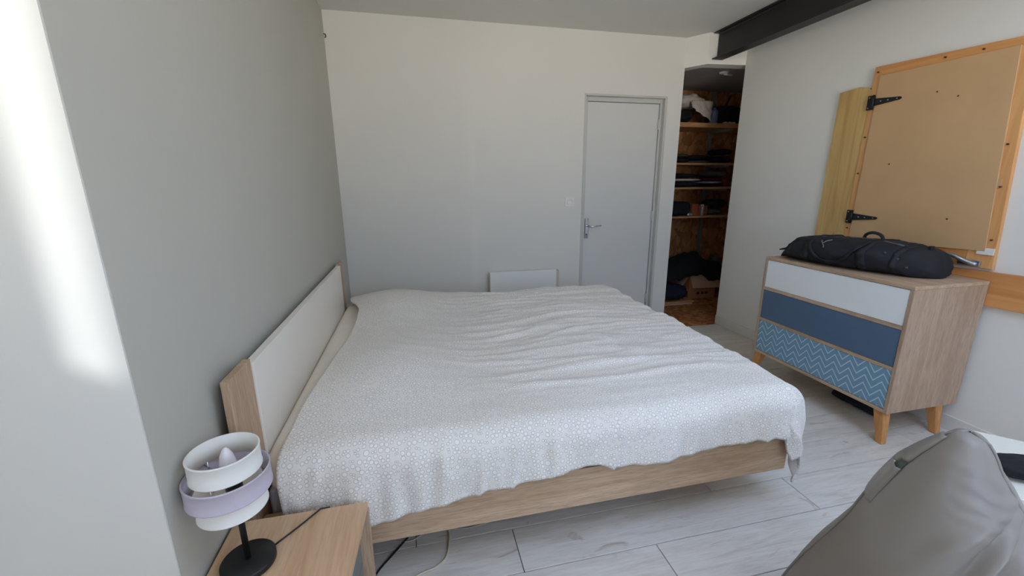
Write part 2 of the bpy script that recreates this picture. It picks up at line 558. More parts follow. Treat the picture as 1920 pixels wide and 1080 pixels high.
# back wall with a doorway
DX0, DX1, DZ = 1.457, 2.235, 2.085
m = MB().box(XO, DX0, YB, YB + 0.10, -0.05, H).box(DX1, 2.38, YB, YB + 0.10, -0.05, H).box(DX0, DX1, YB, YB + 0.10, DZ, H)
struct(m.build('wall_back', 'wall_white'))
struct(MB().box(XR, XR + 0.10, YF, 3.385, -0.05, H).build('wall_right', 'wall_right'))
hd = [(2.38, 3.578), (2.485, 3.42), (2.834, 3.385), (2.934, 3.385), (2.934, 3.50), (2.52, 3.53), (2.44, 3.678), (2.38, 3.678)]
struct(MB().prism(hd, 2.322, H).build('wall_above_closet', 'wall_right'))
m = MB()
if 'r' in USE:
    m.box(XO, WR[0], YF - 0.1, 4.8, H, H + 0.1).box(WR[1], 4.1, YF - 0.1, 4.8, H, H + 0.1).box(WR[0], WR[1], YF - 0.1, WR[2], H, H + 0.1).box(WR[0], WR[1], WR[3], 4.8, H, H + 0.1)
else:
    m.box(XO, 4.1, YF - 0.1, 4.8, H, H + 0.1)
struct(m.build('ceiling', 'ceiling'))
struct(MB().box(DX0 - 0.2, DX1 + 0.14, YB + 0.101, YB + 0.12, -0.05, H).build('door_light_stop', 'wall_white'))  # unseen panel added behind the door to stop light leaking in
# floors
flo = MB().box(XO, XR + 0.1, YF, 3.70, -0.06, -0.012).build('floor', m_plain('floor_joint', rgb(96, 78, 60), 0.8))
struct(flo)
PL = 1.30
offs = {0: 0.828, 1: 0.305, 2: -0.073}
random.seed(11)
pm = {}
for r in range(-14, 13):
    y0 = 0.968 + 0.199 * r
    y1 = y0 + 0.199
    if y1 < YF + 0.05 or y0 > 3.4:
        continue
    off = offs.get(r, (0.4 * r + random.uniform(0.1, 0.5)) % PL)
    ya, yb = max(y0, YF) + 0.0016, min(y1, 3.362) - 0.0016
    k0 = math.floor((XO - off) / PL)
    xs = XO + 0.002 if yb < YW1 else XL + 0.001
    x = off + k0 * PL
    while x < XR:
        xa, xb = max(x, xs) + 0.0015, min(x + PL, XR - 0.001) - 0.0015
        if xb - xa > 0.02 and yb - ya > 0.02:
            p = MB().box(xa, xb, ya, yb, -0.011, 0.0).build('plank', 'laminate', flo, bevel=0.0014, seg=1)
        x += PL
m = MB().prism([(2.10, 3.366), (2.472, 3.352), (2.83, 3.384), (2.95, 3.384), (4.0, 3.384), (4.0, 4.7), (2.1, 4.7)], -0.012, 0.0)
struct(m.build('floor_closet', m_osb('osb_floor', rgb(150, 92, 50), rgb(190, 128, 76), rgb(210, 156, 100))))
# closet
struct(MB().box(2.30, 4.0, 4.60, 4.65, 0, H).build('wall_closet_back', 'osb'))
struct(MB().box(2.34, 2.38, 3.68, 4.60, 0, H).build('wall_closet_left', 'osb'))
struct(MB().box(3.95, 4.0, 3.40, 4.60, 0, H).build('wall_closet_right', 'osb'))
struct(MB().box(2.935, 3.95, 3.385, 3.43, 0, H).build('wall_closet_front', 'osb'))
struct(MB().prism([(2.40, 3.69), (2.53, 3.54), (2.94, 3.51), (3.95, 3.43), (3.95, 4.60), (2.38, 4.60)], 2.37, 2.40).build('ceiling_closet', 'closet_ceiling'))
# baseboards
struct(MB().box(XR - 0.012, XR, YF, 3.383, 0.0, 0.085).build('baseboard_right', 'trim', bevel=0.003))
struct(MB().box(XL, DX0 - 0.01, YB - 0.012, YB, 0.0, 0.085).build('baseboard_back', 'trim', bevel=0.003))
struct(MB().box(XL, XL + 0.012, YW1 + 0.002, YB - 0.013, 0.0, 0.085).build('baseboard_left', 'trim', bevel=0.003))

# door in the back wall
door = thing('door_1', 'd', 'door', ((DX0 + DX1) / 2, YB + 0.05, 0))
del door['label'], door['category']
struct(door)
m = MB().box(DX0, DX0 + 0.012, YB - 0.006, YB + 0.10, 0, DZ).box(DX1 - 0.022, DX1, YB - 0.006, YB + 0.10, 0, DZ).box(DX0 + 0.012, DX1 - 0.022, YB - 0.006, YB + 0.10, DZ - 0.016, DZ)
m.box(DX0 + 0.012, DX0 + 0.047, YB + 0.035, YB + 0.10, 0, DZ - 0.016).box(DX1 - 0.042, DX1 - 0.022, YB + 0.035, YB + 0.10, 0, DZ - 0.016).box(DX0 + 0.047, DX1 - 0.042, YB + 0.035, YB + 0.10, DZ - 0.052, DZ - 0.016)
m.build('door_frame', 'door_frame', door, bevel=0.003)
leaf = MB().box(DX0 + 0.050, DX1 - 0.045, YB + 0.050, YB + 0.088, 0.008, DZ - 0.055).build('door_leaf', 'door', door, bevel=0.002)
hx = 1.533
m = MB().prism([(hx - 0.019, 0.852), (hx + 0.017, 0.852), (hx + 0.020, 1.035), (hx - 0.017, 1.035)], YB + 0.038, YB + 0.0505, 'y')
m.build('handle_plate', 'chrome', leaf, bevel=0.006, seg=3)
m = MB().tube([(hx, YB + 0.04, 0.968), (hx, YB + 0.0, 0.968), (hx + 0.012, YB - 0.012, 0.968), (hx + 0.06, YB - 0.016, 0.967), (hx + 0.118, YB - 0.016, 0.972)], [0.009, 0.009, 0.0085, 0.007, 0.005], 12)
m.build('handle_lever', 'chrome', leaf)
MB().tube([(hx - 0.003, YB + 0.034, 0.89), (hx - 0.003, YB + 0.0385, 0.89)], 0.006, 12).build('keyhole', 'black_plastic', leaf)
for z in (0.24, 1.045, 1.86):
    MB().tube([(DX1 - 0.046, YB + 0.044, z - 0.045), (DX1 - 0.046, YB + 0.044, z + 0.045)], 0.007, 10).build('hinge', 'door_frame', door)

# ------------------------------------------------------------------ steel beam
bx, b0, b1 = 2.562, 2.352, 2.558
pr = [(bx - .05, b0), (bx + .05, b0), (bx + .05, b0 + .009), (bx + .008, b0 + .009), (bx + .004, b0 + .014), (bx + .004, b1 - .014), (bx + .008, b1 - .009), (bx + .05, b1 - .009), (bx + .05, b1),
      (bx - .05, b1), (bx - .05, b1 - .009), (bx - .008, b1 - .009), (bx - .004, b1 - .014), (bx - .004, b0 + .014), (bx - .008, b0 + .009), (bx - .05, b0 + .009)]
o = MB().prism(pr, YF + 0.01, 3.402, 'y').build('steel_beam', 'black_steel', origin=(bx, 1.0, b0), bevel=0.0012, seg=1)
tag(o, 'black painted steel I-beam running under the ceiling along the right wall', 'beam')

# ------------------------------------------------------------------ radiator, switch, nail
t = thing('wall_heater', 'white flat panel heater on the back wall behind the bed', 'heater', (0.90, 3.57, 0.15))
MB().box(0.60, 1.205, 3.490, 3.515, 0.15, 0.602).build('front_panel', 'heater', t, bevel=0.004, seg=3)
MB().box(0.615, 1.238, 3.515, 3.565, 0.16, 0.590).build('casing', 'heater_side', t, bevel=0.004)
MB().box(0.70, 1.12, 3.565, 3.577, 0.25, 0.50).build('wall_bracket', 'heater_side', t)
t = thing('light_switch', 'white square light switch left of the grey door', 'switch', (1.343, 3.577, 1.19))
MB().box(1.300, 1.386, 3.569, 3.5775, 1.147, 1.233).build('plate', 'plastic_white', t, bevel=0.004, seg=3)
MB().lathe([(0.0, 0), (0.026, 0), (0.028, -0.001), (0.028, -0.003)], n=32).v
m = MB()
ring = [[(1.343 + r * math.cos(a), y, 1.190 + r * math.sin(a)) for a in [2 * PI * k / 32 for k in range(32)]] for r, y in ((0.029, 3.569), (0.029, 3.566), (0.025, 3.565), (0.024, 3.567), (0.001, 3.567))]
m.grid(ring, True)
m.build('rocker', 'plastic_white', t)
m = MB().tube([(XL + 0.001, 3.56, 2.40), (XL + 0.014, 3.556, 2.395), (XL + 0.016, 3.555, 2.382), (XL + 0.008, 3.556, 2.372)], 0.0035, 8)
tag(m.build('wall_hook', 'black_iron', origin=(XL, 3.56, 2.39)), 'tiny dark hook high up in the corner beside the grey wall', 'hook')

# ------------------------------------------------------------------ bed
t = thing('bed', 'low oak bed frame with white headboard panel against the grey wall', 'bed', (0.46, 2.1, 0))
hb = MB().box(-0.545, -0.535, 1.20, 3.03, 0.30, 0.80).build('headboard_back', 'black_plastic', t)
MB().box(-0.535, -0.514, 1.165, 1.325, 0.0, 0.840).build('headboard_post', 'oak_z', t, bevel=0.002)
MB().box(-0.535, -0.514, 2.925, 3.05, 0.0, 0.836).build('headboard_post', 'oak_z', t, bevel=0.002)
MB().box(-0.535, -0.508, 1.3255, 2.9245, 0.25, 0.826).build('headboard_panel', 'panel_white', t, bevel=0.002)['label'] = 'white headboard panel'
MB().box(-0.513, 1.432, 1.213, 1.240, 0.195, 0.352).build('side_rail', 'oak_x', t, bevel=0.002)
MB().box(-0.513, 1.432, 3.005, 3.032, 0.195, 0.352).build('side_rail', 'oak_x', t, bevel=0.002)
MB().box(1.405, 1.432, 1.2405, 3.0045, 0.195, 0.352).build('foot_rail', 'oak_y', t, bevel=0.002)
m = MB()
for i in range(14):
    x = -0.45 + i * 0.135
    m.box(x, x + 0.08, 1.2405, 3.0045, 0.245, 0.262)
m.build('slat_base', 'oak_y', t)
for x, y in ((-0.22, 1.62), (1.15, 1.75), (-0.22, 2.7), (1.15, 2.7)):
    MB().box(x - 0.03, x + 0.03, y - 0.03, y + 0.03, 0.0, 0.244).build('leg', 'black_plastic', t)

t = thing('mattress', 'thick mattress under a white sheet, grey side band showing at the head end', 'mattress', (0.45, 2.1, 0.263))
MB().box(-0.500, 1.395, 1.246, 2.998, 0.264, 0.430).build('side_band', 'mattress_grey', t, bevel=0.02, seg=3)
# fitted sheet: rounded slab with a soft top
m = MB()
rows = []
x0, x1, y0, y1 = -0.503, 1.398, 1.243, 3.001
prof = [(0.004, 0.425), (0.0, 0.44), (0.0, 0.495), (0.008, 0.525), (0.03, 0.542), (0.10, 0.547), (0.5, 0.549)]
for d, z in prof:
    q = []
    N = 24
    xa, xb, ya, yb = x0 + d, x1 - d, y0 + d, y1 - d
    rad = max(0.02, 0.06 - d)
    for cx, cy_, a0 in ((xb - rad, yb - rad, 0), (xa + rad, yb - rad, 90), (xa + rad, ya + rad, 180), (xb - rad, ya + rad, 270)):
        for k in range(N):
            a = math.radians(a0 + 90 * k / (N - 1))
            px, py = cx + rad * math.cos(a), cy_ + rad * math.sin(a)
            q.append((px, py, z + 0.004 * nz(px * 5, py * 5)))
    rows.append(q)
m.grid(rows, True)
m.add(rows[-1], [tuple(range(len(rows[-1])))])
m.build('fitted_sheet', 'sheet', t)

def pillow(cx, cy_, wx, wy, h, z0):
    m = MB()
    top, bot = [], []
    N = 24
    for i in range(N + 1):
        a = -1 + 2 * i / N
        rt, rb = [], []
        for j in range(N + 1):
            b = -1 + 2 * j / N
            e = max(0.0, (1 - abs(a) ** 2.6) * (1 - abs(b) ** 2.6)) ** 0.45
            x = cx + wx / 2 * a * (1 - 0.05 * (1 - b * b))
            y = cy_ + wy / 2 * b * (1 - 0.05 * (1 - a * a))
            rt.append((x, y, z0 + h * 0.35 + h * 0.65 * e + 0.004 * nz(x * 9, y * 9, 3)))
            rb.append((x, y, z0 + h * 0.35 - h * 0.35 * e))
        top.append(rt)
        bot.append(rb)
    m.grid(top)
    m.grid(bot)
    return m
for k, (py, lab) in enumerate(((1.72, 'white pillow under the duvet at the window end of the headboard'), (2.55, 'white pillow under the duvet at the far end of the headboard'))):
    tag(pillow(-0.21, py, 0.36, 0.60, 0.024, 0.5505).build('pillow', 'sheet', origin=(-0.22, py, 0.553)), lab, 'pillow', 'bed pillows')

# duvet draped over the bed
def duvet():
    XE, YE, YBK, R = 1.385, 1.272, 2.965, 0.088
    S0 = -0.435
    hem = [(-0.44, 0.262), (-0.197, 0.285), (0.024, 0.325), (0.156, 0.347), (0.314, 0.361), (0.458, 0.380), (0.578, 0.388), (0.66, 0.366), (0.853, 0.361), (1.0, 0.372), (1.156, 0.384), (1.30, 0.372), (1.375, 0.366), (1.40, 0.30), (1.44, 0.265), (1.50, 0.29), (1.8, 0.30)]
    def S0L(y):
        return lerp_tab([(0.9, -0.43), (1.25, -0.445), (1.5, -0.435), (1.8, -0.405), (2.2, -0.375), (2.50, -0.368), (2.62, -0.372), (2.74, -0.405), (2.86, -0.452), (2.95, -0.47), (3.3, -0.48)], y)
    def top(x, y):
        g = math.exp(-((x + 0.17) / 0.27) ** 2)
        z = 0.570 + 0.082 * g * (math.exp(-((y - 2.78) / 0.36) ** 2) + 0.75 * math.exp(-((y - 1.75) / 0.36) ** 2))
        z += 0.012 * math.exp(-((x - 0.9) / 0.8) ** 2) * math.sin(max(0, min(1, (y - 1.25) / 1.7)) * PI)
        z += 0.014 * nz(x * 2.2, y * 2.4, 1)
        # long soft creases running towards the foot end
        k = max(0.0, min(1.0, (x - 0.05) / 0.4)) * max(0.0, min(1.0, (y - 1.3) / 0.25))
        wv = y + 0.10 * nz(x * 1.3, y * 1.5, 9) + 0.08 * (x - 0.5) ** 2
        rd = 1 - abs(nz(x * 1.1, wv * 7.5, 4)) * 2.4
        z += k * 0.016 * max(0, rd) ** 2
        rd = 1 - abs(nz(x * 2.4, wv * 15, 14)) * 2.6
        z += k * 0.007 * max(0, rd) ** 2
        z += 0.004 * nz(x * 12, y * 14, 6)
        return z
    na, nb = 250, 230
    Lx = 0.40
    rows, uvs = [], []
    for j in range(nb + 1):
        q = j / nb
        row = []
        for i in range(na + 1):
            p = i / na
            s = 0.0
            yq = YBK - (-0.20 + q * (0.20 + (YBK - YE) + 0.30))
            sl = S0L(yq)
            s = sl + (XE + Lx - sl) * p
            hz = lerp_tab(hem, min(s, XE + 0.20)) + 0.006 * nz(s * 9, 2.0)
            Lf = (0.572 - hz) - R + R * PI / 2
            Lb = 0.20
            tt = -Lb + q * (Lb + (YBK - YE) + Lf)       # 0 at the far edge
            u = max(0.0, s - XE)
            yy = YBK - tt
            vf = max(0.0, YE - yy)
            vb = max(0.0, yy - YBK)
            v = vf if vf > 0 else -vb
            rho = math.hypot(u, v)
            x = min(s, XE)
            y = min(max(yy, YE), YBK)
            z = top(x, y)
            if rho > 0:
                du = 2.3 * u
                nn = math.hypot(du, v)
                dx, dy = du / nn, -v / nn
                rad = R * math.sin(min(rho / R, PI / 2))
                hang = max(0.0, rho - R * PI / 2)
                drop = R * (1 - math.cos(min(rho / R, PI / 2))) + hang
                ang = math.atan2(abs(v), u)
                along = x * 1.0 + y * 1.0 + ang * 0.12
                f = min(1.0, rho / 0.22)
                fold = 0.010 * nz(along * 11, hang * 3, 5) + 0.009 * nz(along * 23, hang * 4, 8)
                rid = max(0, 1 - abs(nz(along * 8 + hang * 2.2, hang * 1.5, 21)) * 3.0) ** 2
                rad += f * (fold + 0.016 * rid + 0.10 * hang * 0.35)
                cor = (1 - abs(2 * ang / (PI / 2) - 1)) if (u > 0 and v != 0) else 0
                rad += 0.03 * cor * f
                x += dx * rad
                y += dy * rad
                z -= drop
            else:
                pass
            row.append((x, y, z))
            uvs.append((s, tt))
        rows.append(row)
    m = MB().grid(rows)
    # close to the head end: roll the edge down softly
    o = m.build('duvet', 'duvet', origin=(0.45, 2.1, 0.55))
    me = o.data
    uvl = me.uv_layers.new(name='UVMap')
    for lp in me.loops:
        uvl.data[lp.index].uv = uvs[lp.vertex_index]
    sm = o.modifiers.new('thickness', 'SOLIDIFY')
    sm.thickness = 0.012
    sm.offset = -1
    return tag(o, 'white duvet with grey pebble print draped over the double bed', 'duvet')
duvet()

# ------------------------------------------------------------------ nightstand
NX0, NX1, NY0, NY1, NZ = -0.553, -0.192, 0.66, 1.141, 0.42
t = thing('nightstand', 'light oak nightstand with grey drawer fronts beside the bed', 'nightstand', ((NX0 + NX1) / 2, (NY0 + NY1) / 2, 0))
MB().prism([(NX0, NY0), (NX1 - 0.03, NY0), (NX1, NY1), (NX0, NY1)], NZ - 0.018, NZ).build('top', 'oak_top', t, bevel=0.0015)
MB().box(NX0 + 0.004, NX1 + 0.002, NY1 - 0.018, NY1, 0.03, NZ - 0.0185).build('side_panel', 'oak_z', t, bevel=0.0015)
MB().box(NX0 + 0.004, NX1 - 0.032, NY0, NY0 + 0.018, 0.03, NZ - 0.0185).build('side_panel', 'oak_z', t, bevel=0.0015)
MB().box(NX0 + 0.004, NX0 + 0.014, NY0 + 0.0185, NY1 - 0.0185, 0.03, NZ - 0.0185).build('back_panel', 'oak_z', t)
MB().box(NX0 + 0.0145, NX1 - 0.03, NY0 + 0.0185, NY1 - 0.0185, 0.03, 0.048).build('bottom', 'oak_x', t)
for z0, z1 in ((0.05, 0.222), (0.226, 0.398)):
    MB().prism([(NX0 + 0.02, NY0 + 0.02), (NX1 - 0.046, NY0 + 0.02), (NX1 - 0.030, NY1 - 0.02), (NX0 + 0.02, NY1 - 0.02)], z0, z1).build('drawer', 'cabinet_grey', t, bevel=0.0015)
for x, y in ((NX0 + 0.04, NY0 + 0.04), (NX1 - 0.07, NY0 + 0.04), (NX0 + 0.04, NY1 - 0.04), (NX1 - 0.06, NY1 - 0.04)):
    MB().lathe([(0.0, 0.0), (0.016, 0.0), (0.018, 0.03), (0, 0.03)], (x, y, 0), 16).build('foot', 'black_plastic', t)

# lamp on it
lx, ly = -0.462, 0.985
t = thing('table_lamp', 'black stemmed table lamp with three stacked white and lavender ring shades', 'lamp', (lx, ly, NZ))
MB().lathe([(0.0, 0.0), (0.059, 0.0), (0.062, 0.003), (0.062, 0.015), (0.060, 0.018), (0.0, 0.0185)], (lx, ly, NZ + 0.0005), 56).build('base', 'black_iron', t)
MB().tube([(lx, ly, NZ + 0.018), (lx, ly, 0.665)], 0.0072, 14).build('stem', 'black_iron', t)
sx_c = lx - 0.009                               # the shade hangs slightly off axis
def ringshade(r, z0, z1):
    th = 0.0022
    return MB().lathe([(r, z0), (r + 0.0012, z0 + 0.001), (r + 0.0012, z0 + 0.0035), (r, z0 + 0.0045), (r, z1 - 0.0045), (r + 0.0012, z1 - 0.0035), (r + 0.0012, z1 - 0.001), (r, z1), (r - th, z1), (r - th, z0)], (sx_c, ly, 0), 72, True)
ringshade(0.0735, 0.696, 0.750).build('shade_ring', 'shade_white', t)['label'] = 'upper white shade ring'
ringshade(0.0885, 0.642, 0.694).build('shade_ring', 'shade_lavender', t)['label'] = 'wide lavender middle shade ring'
ringshade(0.0735, 0.594, 0.652).build('shade_ring', 'shade_white', t)['label'] = 'lower white shade ring'
MB().lathe([(0.0, 0.0), (0.017, 0.0), (0.018, 0.004), (0.018, 0.024), (0.0155, 0.03), (0.0, 0.03)], (lx, ly, 0.640), 24).build('lamp_socket', 'black_plastic', t)
MB().lathe([(0.012, 0.0), (0.0165, 0.018), (0.0188, 0.038), (0.0180, 0.055), (0.0135, 0.075), (0.0075, 0.088), (0.003, 0.093), (0.0, 0.094)], (lx - 0.004, ly, 0.662), 32).build('bulb', 'bulb', t)
m = MB()
for k in range(3):
    a = math.radians(25 + 120 * k)
    c, s_ = math.cos(a), math.sin(a)
    m.tube([(sx_c + c * 0.010, ly + s_ * 0.016, 0.668), (sx_c + c * 0.05, ly + s_ * 0.05, 0.682), (sx_c + c * 0.086, ly + s_ * 0.086, 0.686)], 0.0014, 8)
    m.tube([(sx_c + c * 0.070, ly + s_ * 0.070, 0.610), (sx_c + c * 0.070, ly + s_ * 0.070, 0.700)], 0.0014, 8)
m.build('shade_spider', 'chrome', t)
m = MB().tube([(lx + 0.048, ly + 0.042, NZ + 0.006), (lx + 0.075, ly + 0.075, NZ + 0.004), (lx + 0.105, ly + 0.11, NZ + 0.004), (lx + 0.125, ly + 0.135, NZ + 0.004), (lx + 0.14, ly + 0.150, NZ + 0.006), (lx + 0.160, ly + 0.163, NZ - 0.004), (lx + 0.165, ly + 0.166, NZ - 0.06), (lx + 0.160, ly + 0.168, 0.10), (lx + 0.12, ly + 0.172, 0.012)], 0.0024, 10)
m.build('cord', 'black_plastic', t)

# ------------------------------------------------------------------ cords on the floor
def smooth(pts, n=8):
    P = [Vector(p) for p in pts]
    out = []
    for i in range(len(P) - 1):
        a, b, c, d = P[max(i - 1, 0)], P[i], P[i + 1], P[min(i + 2, len(P) - 1)]
        for k in range(n):
            t_ = k / n
            out.append(0.5 * ((2 * b) + (c - a) * t_ + (2 * a - 5 * b + 4 * c - d) * t_ ** 2 + (3 * b - a - 3 * c + d) * t_ ** 3))
    out.append(P[-1])
    return out
m = MB().tube(smooth([(-0.29, 1.02, 0.004), (-0.255, 1.15, 0.004), (-0.213, 1.272, 0.004), (-0.155, 1.35, 0.004), (-0.094, 1.427, 0.004), (0.0, 1.56, 0.004), (0.02, 1.75, 0.004)]), 0.0036, 8)
tag(m.build('power_cord', 'black_plastic', origin=(-0.2, 1.27, 0)), 'black power cord on the floor running from nightstand under the bed', 'cord')
m = MB().tube(smooth([(-0.175, 1.215, 0.005), (-0.10, 1.225, 0.005), (-0.045, 1.243, 0.005), (0.0, 1.255, 0.005), (0.036, 1.287, 0.005), (0.05, 1.34, 0.005), (0.055, 1.40, 0.005), (0.03, 1.48, 0.005), (0.0, 1.6, 0.005), (-0.1, 1.8, 0.005)]), 0.0044, 8)
tag(m.build('power_cord', 'cord_beige', origin=(0.0, 1.25, 0)), 'thick beige cord curling out from under the bed rail onto the floor', 'cord')
m = MB().tube(smooth([(-0.20, 1.62, 0.003), (-0.175, 1.50, 0.003), (-0.155, 1.43, 0.003), (-0.13, 1.40, 0.003), (-0.085, 1.397, 0.003), (-0.045, 1.42, 0.003), (-0.01, 1.435, 0.003), (0.04, 1.433, 0.010), (0.10, 1.41, 0.003), (0.17, 1.41, 0.003), (0.24, 1.425, 0.003), (0.285, 1.47, 0.003), (0.30, 1.56, 0.003), (0.29, 1.7, 0.003)]), 0.0022, 8)
tag(m.build('power_cord', 'cord_clear', origin=(0.0, 1.42, 0)), 'thin pale transparent cord looping on the floor below the bed rail', 'cord')

# ------------------------------------------------------------------ dresser
X0, X1, Y0, Y1, Z0, Z1 = 2.318, 2.806, 1.462, 2.362, 0.176, 0.857
TH = 0.018
t = thing('dresser', 'oak dresser with white, blue and zigzag drawers on tapered legs', 'dresser', ((X0 + X1) / 2, (Y0 + Y1) / 2, 0))
MB().box(X0, X1, Y0, Y1, Z1 - TH, Z1).build('top', 'oak_y', t, bevel=0.0015)
MB().box(X0, X1, Y0, Y0 + TH, Z0, Z1 - TH - 0.0005).build('side_panel', 'oak_shaded_z', t, bevel=0.0015)
MB().box(X0, X1, Y1 - TH, Y1, Z0, Z1 - TH - 0.0005).build('side_panel', 'oak_shaded_z', t, bevel=0.0015)
MB().box(X0, X1, Y0 + TH, Y1 - TH, Z0, Z0 + TH).build('bottom', 'oak_y', t, bevel=0.0015)
MB().box(X1 - 0.008, X1 - 0.001, Y0 + TH, Y1 - TH, Z0 + TH, Z1 - TH - 0.0005).build('back_panel', 'oak_y', t)
hA = Z1 - TH
hts = [(0.680, 0.835), (0.472, 0.654), (0.200, 0.446)]
zz = [(0.652, 0.836), (0.432, 0.630), (0.197, 0.410)]
for (a, b), mt, lb in zip(zz, ('drawer_white', 'drawer_blue', 'zigzag'), ('white top drawer', 'slate blue middle drawer', 'blue bottom drawer with white zigzag lines')):
    dr = MB().box(X0 + 0.004, X1 - 0.02, Y0 + TH + 0.003, Y1 - TH - 0.003, a, b).build('drawer', mt, t, bevel=0.0015)
    dr['label'] = lb
for z in (0.631, 0.411):
    MB().box(X0 + 0.002, X0 + 0.03, Y0 + TH, Y1 - TH, z + 0.0005, z + 0.0195).build('divider_rail', 'oak_y', t)
def taper_leg(cx, cy_, dx, dy):
    a, b = 0.026, 0.0165
    bx_, by_ = cx + dx, cy_ + dy
    def sq(x, y, r, z):
        return [(x - r, y - r, z), (x + r, y - r, z), (x + r, y + r, z), (x - r, y + r, z)]
    return MB().hexa(sq(bx_, by_, b, 0.0005), sq(cx, cy_, a, Z0))
for cx, cy_, dx, dy in ((X0 + 0.035, Y0 + 0.045, -0.012, -0.035), (X0 + 0.035, Y1 - 0.045, -0.012, 0.05), (X1 - 0.09, Y0 + 0.045, 0.01, -0.03), (X1 - 0.09, Y1 - 0.045, 0.01, 0.05)):
    taper_leg(cx, cy_, dx, dy).build('leg', 'leg_wood', t, bevel=0.003)
m = MB()
rows = []
for i in range(21):
    u_ = i / 20
    y = 1.64 + 0.32 * u_
    h = 0.115 * math.sin(PI * u_) ** 0.6 + 0.004
    wd = 0.07 * math.sin(PI * u_) ** 0.5 + 0.004
    rows.append([(2.60 + wd * math.cos(a) * (1 if math.sin(a) > 0 else 1.1), y, max(0.001, 0.002 + h * (0.5 + 0.5 * math.sin(a)) + 0.008 * nz(y * 14, a))) for a in [2 * PI * k / 20 for k in range(20)]])
m.grid(rows, True)
tag(m.build('shoe_bag', 'black_cloth', origin=(2.60, 1.80, 0)), 'low black cloth bag lying on the floor under the dresser', 'bag')

